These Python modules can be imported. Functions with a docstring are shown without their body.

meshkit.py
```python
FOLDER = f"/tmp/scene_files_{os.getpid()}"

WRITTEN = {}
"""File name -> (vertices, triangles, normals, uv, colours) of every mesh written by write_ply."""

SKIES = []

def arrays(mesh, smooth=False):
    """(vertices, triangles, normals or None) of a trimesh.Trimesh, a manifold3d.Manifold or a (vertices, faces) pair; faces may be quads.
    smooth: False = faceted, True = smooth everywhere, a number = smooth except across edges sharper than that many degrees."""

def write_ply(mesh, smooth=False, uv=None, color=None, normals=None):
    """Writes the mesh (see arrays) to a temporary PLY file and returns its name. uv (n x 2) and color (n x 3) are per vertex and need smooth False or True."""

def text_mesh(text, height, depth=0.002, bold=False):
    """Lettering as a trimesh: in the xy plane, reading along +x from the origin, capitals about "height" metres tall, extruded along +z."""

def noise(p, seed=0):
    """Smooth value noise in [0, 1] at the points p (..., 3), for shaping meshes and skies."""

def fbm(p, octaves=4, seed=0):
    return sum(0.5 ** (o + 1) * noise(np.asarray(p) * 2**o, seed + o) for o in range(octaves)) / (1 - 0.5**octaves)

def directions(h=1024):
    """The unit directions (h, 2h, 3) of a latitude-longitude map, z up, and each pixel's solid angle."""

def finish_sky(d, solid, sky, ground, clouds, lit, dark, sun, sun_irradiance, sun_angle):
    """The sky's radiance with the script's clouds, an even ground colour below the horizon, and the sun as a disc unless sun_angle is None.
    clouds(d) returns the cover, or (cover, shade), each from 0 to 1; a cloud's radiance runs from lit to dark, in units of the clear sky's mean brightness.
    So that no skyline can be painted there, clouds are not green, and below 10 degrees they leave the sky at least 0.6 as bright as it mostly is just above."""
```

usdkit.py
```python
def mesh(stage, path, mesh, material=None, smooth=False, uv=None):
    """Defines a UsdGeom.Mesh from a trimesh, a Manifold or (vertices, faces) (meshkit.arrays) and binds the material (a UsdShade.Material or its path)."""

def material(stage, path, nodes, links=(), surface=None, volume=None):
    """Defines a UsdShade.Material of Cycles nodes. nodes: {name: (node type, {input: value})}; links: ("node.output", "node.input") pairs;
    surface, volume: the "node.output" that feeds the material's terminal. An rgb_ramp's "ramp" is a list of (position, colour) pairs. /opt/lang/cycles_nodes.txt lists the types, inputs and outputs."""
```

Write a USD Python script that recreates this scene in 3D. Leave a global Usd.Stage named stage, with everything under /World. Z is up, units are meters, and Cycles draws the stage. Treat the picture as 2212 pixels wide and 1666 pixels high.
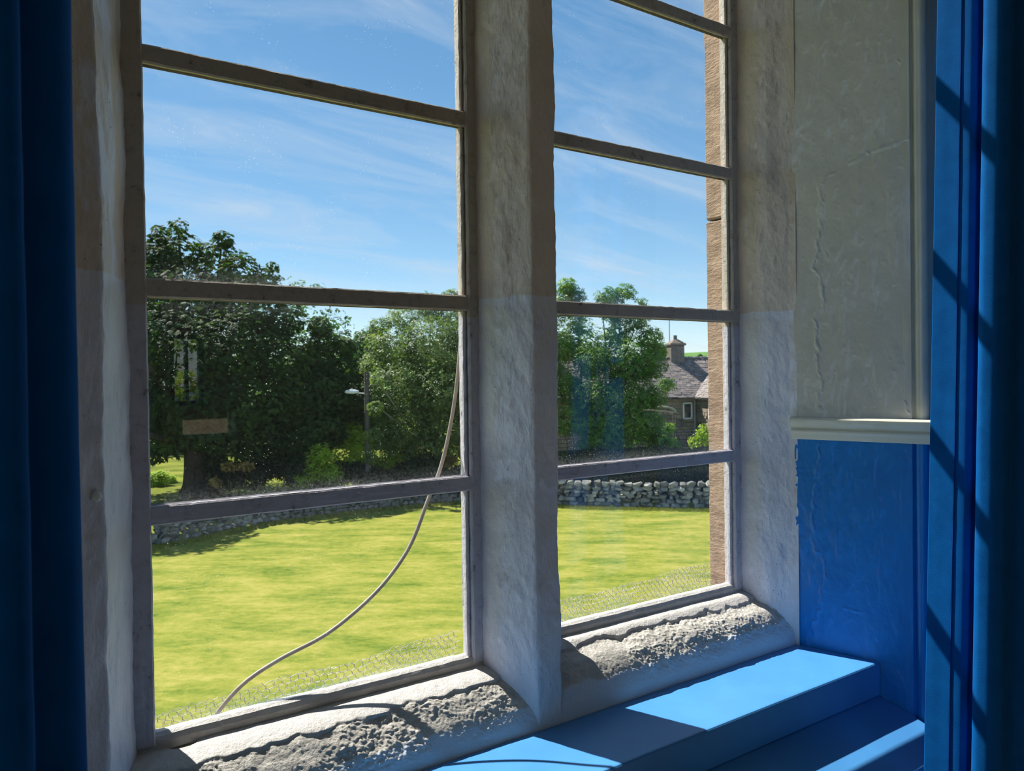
import math
import numpy as np, trimesh, usdkit
from meshkit import noise, fbm
from pxr import Usd, UsdGeom, UsdLux, UsdShade, Gf, Sdf, Vt

stage = Usd.Stage.CreateInMemory()
UsdGeom.SetStageUpAxis(stage, 'Z')
UsdGeom.Xform.Define(stage, '/World')
UsdGeom.Scope.Define(stage, '/World/Looks')
rng = np.random.default_rng(7)

# ------------------------------------------------------------------ camera
FPX, CX, CY = 1660.0, 1106.0, 833.0
EYE = np.array([0.0, -1.1, 1.5])
YAW, PITCH, ROLL = np.radians([34.237, -0.670, -0.8024])
_f = np.array([math.sin(YAW) * math.cos(PITCH), math.cos(YAW) * math.cos(PITCH), math.sin(PITCH)])
_r = np.array([math.cos(YAW), -math.sin(YAW), 0.0])
_u = np.cross(_r, _f)
RIGHT = math.cos(ROLL) * _r + math.sin(ROLL) * _u
UP = -math.sin(ROLL) * _r + math.cos(ROLL) * _u
FWD = _f
cam = UsdGeom.Camera.Define(stage, '/World/camera')
cam.CreateHorizontalApertureAttr(36.0)
cam.CreateFocalLengthAttr(36.0 * FPX / 2212.0)
cam.CreateFStopAttr(14.0)
cam.CreateFocusDistanceAttr(1.35)
cam.CreateClippingRangeAttr((0.05, 5000.0))
cam.AddTransformOp().Set(Gf.Matrix4d(*RIGHT, 0, *UP, 0, *(-FWD), 0, *EYE, 1))
cam.CreateExposureAttr(0.0)

# ------------------------------------------------------------------ sky and sun
SUN_AZ, SUN_EL = math.radians(-20.7), math.radians(50.5)          # clockwise from +y
TO_SUN = np.array([math.sin(SUN_AZ) * math.cos(SUN_EL), math.cos(SUN_AZ) * math.cos(SUN_EL), math.sin(SUN_EL)])
SKY_STRENGTH, SUN_STRENGTH = 0.138, 2.8
sky_look = usdkit.material(stage, '/World/Looks/summer_sky', {
    't': ('texture_coordinate', {}),
    'sky': ('sky_texture', {'sky_type': 'multiple_scattering', 'sun_disc': False, 'sun_elevation': float(SUN_EL), 'sun_rotation': float(SUN_AZ), 'altitude': 200.0, 'aerosol_density': 0.35}),
    'soft': ('gamma', {'gamma': 0.75}), 'tint': ('hsv', {'saturation': 1.22, 'value': 1.0}),
    'sep': ('separate_xyz', {}),
    'zz': ('math', {'math_type': 'add', 'value2': 0.22}),
    'px': ('math', {'math_type': 'divide'}), 'py': ('math', {'math_type': 'divide'}),
    'c': ('combine_xyz', {}),
    'rot': ('mapping', {'rotation': (0, 0, 0.75), 'scale': (1.1, 3.6, 1.0)}),
    'n': ('noise_texture', {'scale': 1.25, 'detail': 9.0, 'roughness': 0.62, 'distortion': 0.7}),
    'r': ('rgb_ramp', {'ramp': [(0.44, (0, 0, 0)), (0.60, (.26, .26, .26)), (0.76, (.75, .75, .75))]}),
    'm': ('mix_color', {'b': (5.4, 6.1, 7.0)}),
    'bg': ('background_shader', {'strength': SKY_STRENGTH})},
    [('t.generated', 'sep.vector'), ('sep.z', 'zz.value1'), ('sep.x', 'px.value1'), ('zz.value', 'px.value2'), ('sep.y', 'py.value1'), ('zz.value', 'py.value2'),
     ('px.value', 'c.x'), ('py.value', 'c.y'), ('c.vector', 'rot.vector'), ('rot.vector', 'n.vector'), ('n.fac', 'r.fac'), ('r.color', 'm.fac'),
     ('sky.color', 'soft.color'), ('soft.color', 'tint.color'), ('tint.color', 'm.a'), ('m.result', 'bg.color')], surface='bg.background')
dome = UsdLux.DomeLight.Define(stage, '/World/sky')
UsdShade.MaterialBindingAPI.Apply(dome.GetPrim()).Bind(sky_look)
sun = UsdLux.DistantLight.Define(stage, '/World/sun')
sun.CreateIntensityAttr(SUN_STRENGTH)
sun.CreateAngleAttr(0.53)
sun.CreateNormalizeAttr(True)
sun.CreateColorAttr(Gf.Vec3f(1.0, 0.95, 0.86))
_z = TO_SUN
_x = np.cross([0, 0, 1.0], _z); _x /= np.linalg.norm(_x)
_y = np.cross(_z, _x)
sun.AddTransformOp().Set(Gf.Matrix4d(*_x, 0, *_y, 0, *_z, 0, 0, 0, 30, 1))

# ------------------------------------------------------------------ helpers
def ray(px, py):
    return FWD + RIGHT * ((px - CX) / FPX) - UP * ((py - CY) / FPX)
def at(px, py, depth):
    """The point of the place that lies at this depth along the view axis (used once, to survey the far things)."""
    return EYE + ray(px, py) * depth
def W(x, y, z):
    """Survey coordinates of the window (unit: eye to glass) to metres."""
    return np.array([1.1 * x, 1.1 * (y - 1.0), 1.5 + 1.1 * z])
wy = lambda y: 1.1 * (y - 1.0)
wz = lambda z: 1.5 + 1.1 * z
_names = {}
def numbered(path):
    n = _names.get(path, 0)
    _names[path] = n + 1
    return path if n == 0 else f'{path}_{n:03d}'
def pathof(parent):
    return '/World' if parent is None else str(parent.GetPath())
def tag(prim, label=None, category=None, group=None, kind=None):
    for k, v in (('label', label), ('category', category), ('group', group), ('kind', kind)):
        if v:
            prim.SetCustomDataByKey(k, v)
    return prim
def obj(name, mesh, mat, parent=None, smooth=False, label=None, category=None, group=None, kind=None):
    p = usdkit.mesh(stage, numbered(pathof(parent) + '/' + name), mesh, mat, smooth=smooth).GetPrim()
    return tag(p, label, category, group, kind)
def thing(name, label=None, category=None, group=None, kind=None, loc=None):
    x = UsdGeom.Xform.Define(stage, numbered('/World/' + name))
    if loc is not None:
        x.AddTranslateOp().Set(Gf.Vec3d(*map(float, loc)))
    return tag(x.GetPrim(), label, category, group, kind)
def box(lo, hi):
    lo, hi = np.minimum(lo, hi), np.maximum(lo, hi)
    m = trimesh.creation.box(hi - lo)
    m.apply_translation((lo + hi) / 2)
    return m
def bevel_box(lo, hi, b=0.003):
    lo, hi = np.minimum(lo, hi).astype(float), np.maximum(lo, hi).astype(float)
    b = min(b, (hi - lo).min() * 0.45)
    pts = []
    for s in np.ndindex(2, 2, 2):
        c = np.where(np.array(s) == 0, lo, hi)
        d = np.where(np.array(s) == 0, 1, -1) * b
        for k in range(3):
            q = c + d
            q[k] = c[k]
            pts.append(q)
    return trimesh.convex.convex_hull(np.array(pts))
def cat(ms):
    return trimesh.util.concatenate(ms)
def grid_faces(nu, nv, closed_u=False):
    i, j = np.meshgrid(np.arange(nu if closed_u else nu - 1), np.arange(nv - 1), indexing='ij')
    a = i * nv + j; b = ((i + 1) % nu) * nv + j
    return np.stack([a, b, b + 1, a + 1], -1).reshape(-1, 4)
def quads(v, f, flip=False):
    f = f[:, ::-1] if flip else f
    return trimesh.Trimesh(v, np.vstack([f[:, [0, 1, 2]], f[:, [0, 2, 3]]]), process=False)
def tube(path, radii, n=8, cap=True):
    path = np.asarray(path, float)
    radii = np.broadcast_to(np.asarray(radii, float), (len(path),))
    t = np.gradient(path, axis=0)
    t /= np.maximum(np.linalg.norm(t, axis=1, keepdims=True), 1e-9)
    ref = np.array([0, 0, 1.0]) if abs(t[:, 2]).mean() < 0.8 else np.array([1.0, 0, 0])
    a = np.cross(t, ref); a /= np.maximum(np.linalg.norm(a, axis=1, keepdims=True), 1e-9)
    b = np.cross(t, a)
    th = np.arange(n) * 2 * np.pi / n
    v = path[None] + radii[None, :, None] * (np.cos(th)[:, None, None] * a[None] + np.sin(th)[:, None, None] * b[None])
    m = quads(v.reshape(-1, 3), grid_faces(n, len(path), True))
    if cap:
        k = len(path)
        v = np.vstack([m.vertices, path[0], path[-1]])
        f = [[(i * k), n * k, ((i + 1) % n) * k] for i in range(n)] + [[((i + 1) % n) * k + k - 1, n * k + 1, i * k + k - 1] for i in range(n)]
        m = trimesh.Trimesh(v, np.vstack([m.faces, f]), process=False)
    return m
def spline(pts, n):
    from scipy.interpolate import PchipInterpolator
    pts = np.asarray(pts, float)
    s = np.concatenate([[0], np.cumsum(np.linalg.norm(np.diff(pts, axis=0), axis=1))])
    return PchipInterpolator(s, pts)(np.linspace(0, s[-1], n))
def primvar(prim, name, values):
    UsdGeom.PrimvarsAPI(prim).CreatePrimvar(name, Sdf.ValueTypeNames.FloatArray, 'vertex').Set(Vt.FloatArray.FromNumpy(np.asarray(values, np.float32)))

# ------------------------------------------------------------------ materials
LOOK = {}
def mat(name, nodes, links, surface='p.BSDF'):
    LOOK[name] = usdkit.material(stage, '/World/Looks/' + name, nodes, links, surface=surface)
    return LOOK[name]
def noisy(name, c1, c2, scale=8.0, rough=0.6, bump=0.3, bscale=None, dist=0.004, stretch=(1, 1, 1), lo=0.35, hi=0.65, c3=None, spec=0.5, sheen=0.0):
    """Two-tone surface with fine relief, laid out in world metres."""
    nodes = {'g': ('geometry', {}), 'map': ('mapping', {'scale': stretch}),
             'n': ('noise_texture', {'scale': scale, 'detail': 6.0, 'roughness': 0.6}),
             'r': ('rgb_ramp', {'ramp': [(lo, c1), (hi, c2)] if c3 is None else [(lo, c1), (hi, c2), (min(hi + .12, 1), c3)]}),
             'nb': ('noise_texture', {'scale': bscale or scale * 4, 'detail': 5.0, 'roughness': 0.65}),
             'b': ('bump', {'strength': bump, 'distance': dist}),
             'p': ('principled_bsdf', {'roughness': rough, 'specular_ior_level': spec, 'sheen_weight': sheen})}
    links = [('g.position', 'map.vector'), ('map.vector', 'n.vector'), ('map.vector', 'nb.vector'), ('n.fac', 'r.fac'), ('r.color', 'p.base_color'), ('nb.fac', 'b.height'), ('b.normal', 'p.normal')]
    return mat(name, nodes, links)
def leafy(name, dark, light, scale=1.3, trans=0.35, rough=0.45):
    nodes = {'g': ('geometry', {}), 'n': ('noise_texture', {'scale': scale, 'detail': 3.0}), 'w': ('white_noise_texture', {}), 'ad': ('math', {'math_type': 'multiply_add', 'value2': 0.35}),
             'r': ('rgb_ramp', {'ramp': [(0.45, dark), (0.95, light)]}),
             'p': ('principled_bsdf', {'roughness': rough, 'specular_ior_level': 0.22}), 'tc': ('mix_color', {'blend_type': 'multiply', 'fac': 1.0, 'b': (1.5, 1.7, 0.6), 'use_clamp_result': False}),
             't': ('translucent_bsdf', {}), 'm': ('mix_closure', {'fac': trans})}
    links = [('g.position', 'n.vector'), ('g.random_per_island', 'ad.value1'), ('n.fac', 'ad.value3'), ('ad.value', 'r.fac'), ('r.color', 'p.base_color'), ('r.color', 'tc.a'), ('tc.result', 't.color'),
             ('p.BSDF', 'm.closure1'), ('t.BSDF', 'm.closure2')]
    del nodes['w']
    return mat(name, nodes, links, 'm.closure')

CREAM, WHITE = (0.72, 0.61, 0.52), (0.76, 0.755, 0.83)
ZPAINT = wz(0.117)
def paint_stone(name, patches=0.0, bump=0.8, scale=1.0):
    """Old thick paint on hewn stone: cream high up, brilliant white re-painted up to a line, pin holes, grime."""
    nodes = {'g': ('geometry', {}), 's': ('separate_xyz', {}),
             'wob': ('noise_texture', {'scale': 30.0, 'detail': 3.0}), 'wm': ('math', {'math_type': 'multiply_add', 'value2': 0.012}),
             'edge': ('map_range', {'from_min': ZPAINT + 0.0045, 'from_max': ZPAINT + 0.0075, 'to_min': 0.0, 'to_max': 1.0, 'clamp': True}),
             'patch_map': ('mapping', {'scale': (1, 1, 0.28)}), 'pn': ('noise_texture', {'scale': 17.0, 'detail': 7.0, 'roughness': 0.7}),
             'pr': ('rgb_ramp', {'ramp': [(0.5, (0, 0, 0)), (0.56, (patches,) * 3)]}),
             'up': ('mix_color', {'a': CREAM, 'b': WHITE}),
             'mx': ('mix_color', {'a': WHITE}),
             'tone': ('noise_texture', {'scale': 5.0, 'detail': 4.0}), 'tr': ('rgb_ramp', {'ramp': [(0.3, (.80, .80, .80)), (0.7, (1.06, 1.05, 1.04))]}),
             'tm': ('mix_color', {'blend_type': 'multiply', 'fac': 1.0}),
             'pit': ('voronoi_texture', {'scale': 95.0 * scale, 'randomness': 1.0}), 'pitr': ('rgb_ramp', {'ramp': [(0.06, (.25, .21, .17)), (0.14, (1, 1, 1))]}),
             'pitm': ('noise_texture', {'scale': 13.0}), 'pitf': ('map_range', {'from_min': 0.52, 'from_max': 0.66, 'to_min': 0.0, 'to_max': 0.9, 'clamp': True}),
             'dm': ('mix_color', {'blend_type': 'multiply'}),
             'bm': ('mapping', {'scale': (1, 1, 0.6)}),
             'b1': ('noise_texture', {'scale': 120.0, 'detail': 5.0, 'roughness': 0.6}), 'b2': ('noise_texture', {'scale': 38.0, 'detail': 4.0}),
             'ba': ('math', {'math_type': 'multiply_add', 'value2': 0.45}), 'bp': ('math', {'math_type': 'multiply_add', 'value2': 0.5}),
             'bump': ('bump', {'strength': bump, 'distance': 0.006}),
             'p': ('principled_bsdf', {'roughness': 0.55, 'specular_ior_level': 0.35})}
    links = [('g.position', 's.vector'), ('g.position', 'wob.vector'), ('wob.fac', 'wm.value1'), ('s.z', 'wm.value3'), ('wm.value', 'edge.value'),
             ('g.position', 'patch_map.vector'), ('patch_map.vector', 'pn.vector'), ('pn.fac', 'pr.fac'), ('pr.color', 'up.fac'), ('edge.result', 'mx.fac'), ('up.result', 'mx.b'),
             ('g.position', 'tone.vector'), ('tone.fac', 'tr.fac'), ('mx.result', 'tm.a'), ('tr.color', 'tm.b'),
             ('g.position', 'pit.vector'), ('pit.distance', 'pitr.fac'), ('g.position', 'pitm.vector'), ('pitm.fac', 'pitf.value'), ('pitf.result', 'dm.fac'), ('tm.result', 'dm.a'), ('pitr.color', 'dm.b'), ('dm.result', 'p.base_color'),
             ('g.position', 'bm.vector'), ('bm.vector', 'b1.vector'), ('bm.vector', 'b2.vector'), ('b1.fac', 'ba.value1'), ('b2.fac', 'ba.value3'), ('ba.value', 'bump.height'), ('bump.normal', 'p.normal')]
    del nodes['bp']
    return mat(name, nodes, links)
paint_stone('painted_stone')
paint_stone('painted_stone_patchy', patches=0.9)
def sill_look():
    nodes = {'g': ('geometry', {}), 'at': ('attribute', {'attribute': 'rough'}), 'n': ('noise_texture', {'scale': 60.0, 'detail': 6.0, 'roughness': 0.7}),
             'c1': ('rgb_ramp', {'ramp': [(0.3, (.50, .475, .46)), (0.6, (.61, .585, .57))]}), 'c2': ('rgb_ramp', {'ramp': [(0.3, (.42, .395, .36)), (0.62, (.60, .565, .52))]}),
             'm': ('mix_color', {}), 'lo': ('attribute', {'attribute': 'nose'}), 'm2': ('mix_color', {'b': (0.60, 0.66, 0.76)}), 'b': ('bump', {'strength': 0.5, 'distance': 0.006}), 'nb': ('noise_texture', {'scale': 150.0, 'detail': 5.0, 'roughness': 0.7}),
             'p': ('principled_bsdf', {'roughness': 0.6, 'specular_ior_level': 0.35})}
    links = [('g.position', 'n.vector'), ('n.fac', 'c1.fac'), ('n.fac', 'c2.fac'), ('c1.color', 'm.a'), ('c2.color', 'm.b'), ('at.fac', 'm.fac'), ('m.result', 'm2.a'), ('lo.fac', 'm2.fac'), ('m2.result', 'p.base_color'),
             ('g.position', 'nb.vector'), ('nb.fac', 'b.height'), ('b.normal', 'p.normal')]
    mat('sill_paint', nodes, links)
sill_look()
def bar_look():
    nodes = {'g': ('geometry', {}), 's': ('separate_xyz', {}), 'edge': ('map_range', {'from_min': ZPAINT - 0.03, 'from_max': ZPAINT - 0.028, 'to_min': 0.0, 'to_max': 1.0, 'clamp': True}),
             'mx': ('mix_color', {'a': (0.52, 0.50, 0.56), 'b': (0.47, 0.42, 0.37)}),
             'n': ('noise_texture', {'scale': 55.0, 'detail': 8.0, 'roughness': 0.75}), 'r': ('rgb_ramp', {'ramp': [(0.33, (.22, .18, .15)), (0.39, (.80, .79, .78)), (0.5, (.97, .96, .96)), (0.7, (1.05, 1.05, 1.05))]}),
             'm': ('mix_color', {'blend_type': 'multiply', 'fac': 0.85}),
             'nb': ('noise_texture', {'scale': 160.0, 'detail': 4.0}), 'b': ('bump', {'strength': 0.35, 'distance': 0.003}),
             'p': ('principled_bsdf', {'roughness': 0.5, 'specular_ior_level': 0.4})}
    links = [('g.position', 's.vector'), ('s.z', 'edge.value'), ('edge.result', 'mx.fac'), ('mx.result', 'm.a'), ('g.position', 'n.vector'), ('n.fac', 'r.fac'), ('r.color', 'm.b'), ('m.result', 'p.base_color'),
             ('g.position', 'nb.vector'), ('nb.fac', 'b.height'), ('b.normal', 'p.normal')]
    mat('window_paint', nodes, links)
bar_look()
def glass_look():
    nodes = {'dot': ('vector_math', {'math_type': 'dot_product'}), 'ab': ('math', {'math_type': 'absolute'}), 'inv': ('math', {'math_type': 'subtract', 'value1': 1.0}), 'p5': ('math', {'math_type': 'power', 'value2': 5.0}),
             'f': ('math', {'math_type': 'multiply_add', 'value2': 0.96, 'value3': 0.04}), 't': ('transparent_bsdf', {'color': (0.965, 0.975, 0.97)}), 'gl': ('glossy_bsdf', {'color': (1, 1, 1), 'roughness': 0.0, 'distribution': 'ggx'}),
             'm': ('mix_closure', {}), 'at': ('attribute', {'attribute': 'dust'}), 'g': ('geometry', {}),
             'v': ('voronoi_texture', {'scale': 160.0}), 'vr': ('rgb_ramp', {'ramp': [(0.05, (.55, .55, .55)), (0.12, (0, 0, 0))]}), 'vn': ('noise_texture', {'scale': 14.0, 'detail': 3.0}),
             'vm': ('map_range', {'from_min': 0.5, 'from_max': 0.62, 'to_min': 0.0, 'to_max': 1.0, 'clamp': True}), 'vv': ('math', {'math_type': 'multiply'}),
             'fn': ('noise_texture', {'scale': 260.0, 'detail': 3.0, 'roughness': 0.7}), 'fr': ('map_range', {'from_min': 0.42, 'from_max': 0.62, 'to_min': 0.25, 'to_max': 1.6, 'clamp': True}), 'dm': ('math', {'math_type': 'multiply'}),
             'sum': ('math', {'math_type': 'add', 'use_clamp': True}),
             'd1': ('translucent_bsdf', {'color': (0.9, 0.92, 0.9)}), 'd2': ('diffuse_bsdf', {'color': (0.8, 0.82, 0.8)}), 'dd': ('mix_closure', {'fac': 0.5}), 'out': ('mix_closure', {})}
    links = [('g.incoming', 'dot.vector1'), ('g.normal', 'dot.vector2'), ('dot.value', 'ab.value1'), ('ab.value', 'inv.value2'), ('inv.value', 'p5.value1'), ('p5.value', 'f.value1'), ('f.value', 'm.fac'), ('t.BSDF', 'm.closure1'), ('gl.BSDF', 'm.closure2'), ('g.position', 'v.vector'), ('v.distance', 'vr.fac'), ('g.position', 'vn.vector'), ('vn.fac', 'vm.value'), ('vr.color', 'vv.value1'), ('vm.result', 'vv.value2'),
             ('g.position', 'fn.vector'), ('fn.fac', 'fr.value'), ('at.fac', 'dm.value1'), ('fr.result', 'dm.value2'), ('dm.value', 'sum.value1'), ('vv.value', 'sum.value2'),
             ('d1.BSDF', 'dd.closure1'), ('d2.BSDF', 'dd.closure2'), ('sum.value', 'out.fac'), ('m.closure', 'out.closure1'), ('dd.closure', 'out.closure2')]
    mat('dusty_glass', nodes, links, 'out.closure')
glass_look()
noisy('cream_plaster', (0.60, 0.575, 0.54), (0.69, 0.66, 0.62), 3.0, 0.5, 0.25, 45.0, 0.004, lo=0.3, hi=0.7)
noisy('cream_gloss', (0.62, 0.60, 0.50), (0.70, 0.68, 0.58), 12.0, 0.32, 0.12, 60.0, 0.003)
noisy('blue_wall_paint', (0.003, 0.185, 0.57), (0.004, 0.225, 0.66), 6.0, 0.34, 0.22, 50.0, 0.004)
noisy('blue_gloss_paint', (0.062, 0.245, 0.56), (0.072, 0.275, 0.61), 9.0, 0.36, 0.12, 40.0, 0.003)
noisy('curtain_cloth', (0.0015, 0.072, 0.26), (0.002, 0.090, 0.31), 30.0, 0.9, 0.3, 900.0, 0.001, spec=0.06, sheen=0.0)
noisy('curtain_seam', (0.002, 0.05, 0.24), (0.003, 0.06, 0.28), 30.0, 0.85, 0.3, 900.0, 0.001, spec=0.15)
noisy('room_wall', (0.76, 0.73, 0.68), (0.82, 0.79, 0.74), 2.0, 0.7, 0.1, 30.0)
noisy('room_ceiling', (0.74, 0.73, 0.70), (0.78, 0.77, 0.74), 2.0, 0.8, 0.1, 30.0)
noisy('floor_wood', (0.46, 0.36, 0.26), (0.58, 0.47, 0.35), 5.0, 0.4, 0.1, 40.0, stretch=(0.15, 1, 1))
noisy('sandstone', (0.235, 0.150, 0.10), (0.38, 0.26, 0.18), 20.0, 0.85, 0.9, 70.0, 0.006, stretch=(1, 1, 2.6))
noisy('cable_rubber', (0.22, 0.19, 0.17), (0.32, 0.28, 0.25), 25.0, 0.55, 0.1)
noisy('galvanised_wire', (0.30, 0.29, 0.26), (0.46, 0.45, 0.41), 40.0, 0.45, 0.1)
LAWN = [(0.37, (0.070, 0.125, 0.012)), (0.45, (0.160, 0.196, 0.028)), (0.52, (0.238, 0.244, 0.042)), (0.62, (0.345, 0.305, 0.085))]
def lawn_look(name, gain, blades):
    ramp = [(a, tuple(gain * x for x in c)) for a, c in LAWN]
    nodes = {'g': ('geometry', {}), 'm1': ('mapping', {'mapping_type': 'texture', 'rotation': (0, 0, -0.62), 'scale': (1.9, 0.75, 1)}), 'n1': ('noise_texture', {'scale': 1.1, 'detail': 6.0, 'roughness': 0.62}),
             'm2': ('mapping', {'mapping_type': 'texture', 'rotation': (0, 0, -0.62), 'scale': (1.5, 1.0, 1)}), 'n2': ('noise_texture', {'scale': 6.0, 'detail': 7.0, 'roughness': 0.85}), 'ad': ('math', {'math_type': 'multiply_add', 'value2': 1.0}), 'sc': ('math', {'math_type': 'multiply', 'value2': 0.50}),
             'r': ('rgb_ramp', {'ramp': ramp}), 'p': ('principled_bsdf', {'roughness': 0.8, 'specular_ior_level': 0.04}), 't': ('translucent_bsdf', {}), 'm': ('mix_closure', {'fac': 0.3 if blades else 0.0})}
    links = [('g.position', 'm1.vector'), ('m1.vector', 'n1.vector'), ('g.position', 'm2.vector'), ('m2.vector', 'n2.vector'), ('n2.fac', 'ad.value1'), ('n1.fac', 'ad.value3'), ('ad.value', 'sc.value1'), ('sc.value', 'r.fac'), ('r.color', 'p.base_color'), ('r.color', 't.color'),
             ('p.BSDF', 'm.closure1'), ('t.BSDF', 'm.closure2')]
    mat(name, nodes, links, 'm.closure')
lawn_look('lawn_turf', 0.95, False)
lawn_look('lawn_blades', 1.25, True)
noisy('rough_ground', (0.08, 0.11, 0.015), (0.21, 0.22, 0.04), 0.6, 0.9, 0.6, 6.0, 0.05, c3=(0.34, 0.26, 0.10), spec=0.03)
noisy('far_field', (0.08, 0.17, 0.045), (0.13, 0.23, 0.06), 0.02, 0.9, 0.1, 0.3, spec=0.05)
noisy('bark', (0.028, 0.022, 0.016), (0.065, 0.052, 0.040), 7.0, 0.9, 0.8, 20.0, 0.03, stretch=(1, 1, 0.3), spec=0.08)
noisy('bark_pale', (0.16, 0.13, 0.10), (0.30, 0.26, 0.21), 7.0, 0.9, 0.8, 20.0, 0.03, stretch=(1, 1, 0.3))
leafy('chestnut_leaf', (0.022, 0.058, 0.014), (0.10, 0.165, 0.022), 0.5, rough=.6)
leafy('sycamore_leaf', (0.028, 0.072, 0.018), (0.11, 0.185, 0.03), 0.6, rough=.55)
leafy('whitebeam_leaf', (0.095, 0.155, 0.05), (0.37, 0.44, 0.18), 1.0, trans=0.40, rough=0.4)
leafy('ash_leaf', (0.075, 0.17, 0.022), (0.28, 0.40, 0.055), 0.9, rough=0.4)
leafy('lime_shrub_leaf', (0.28, 0.40, 0.03), (0.52, 0.58, 0.07), 1.2)
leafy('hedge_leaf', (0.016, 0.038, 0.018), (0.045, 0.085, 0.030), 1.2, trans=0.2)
leafy('dry_leaf', (0.26, 0.18, 0.05), (0.48, 0.30, 0.12), 1.5)
leafy('far_leaf', (0.05, 0.11, 0.04), (0.11, 0.19, 0.06), 0.2)
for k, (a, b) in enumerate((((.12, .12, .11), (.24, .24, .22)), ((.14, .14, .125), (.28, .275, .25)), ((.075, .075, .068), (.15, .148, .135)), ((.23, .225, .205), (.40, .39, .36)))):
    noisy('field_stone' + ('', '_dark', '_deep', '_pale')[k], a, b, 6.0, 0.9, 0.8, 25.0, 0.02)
for k, (a, b) in enumerate((((.15, .125, .115), (.24, .20, .185)), ((.20, .165, .155), (.30, .25, .235)), ((.12, .105, .105), (.20, .175, .17)))):
    noisy('roof_slate' + ('', '_warm', '_dark')[k], a, b, 4.0, 0.75, 0.4, 20.0, 0.01)
for k, (a, b) in enumerate((((.15, .115, .085), (.26, .20, .15)), ((.20, .155, .11), (.31, .245, .18)), ((.10, .085, .07), (.18, .15, .12)))):
    noisy('house_stone' + ('', '_warm', '_dark')[k], a, b, 5.0, 0.9, 0.7, 20.0, 0.02)
noisy('mortar', (.20, .165, .125), (.28, .23, .18), 6.0, 0.95, 0.4)
noisy('white_joinery', (.72, .72, .70), (.80, .80, .78), 10.0, 0.4, 0.05)
noisy('dark_glass', (.012, .015, .018), (.03, .035, .04), 2.0, 0.06, 0.02)
noisy('lead_grey', (.18, .19, .20), (.30, .31, .32), 8.0, 0.5, 0.2)
noisy('terracotta', (.42, .17, .09), (.56, .25, .14), 8.0, 0.8, 0.2)
noisy('lamp_metal', (.60, .61, .62), (.72, .73, .74), 8.0, 0.4, 0.05)
noisy('pole_wood', (.045, .040, .032), (.085, .075, .06), 9.0, 0.9, 0.4, stretch=(1, 1, 0.1))
noisy('arch_canvas', (.26, .25, .22), (.34, .33, .29), 5.0, 0.7, 0.1)
noisy('blue_joinery', (.02, .13, .34), (.03, .17, .42), 10.0, 0.4, 0.05)

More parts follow.
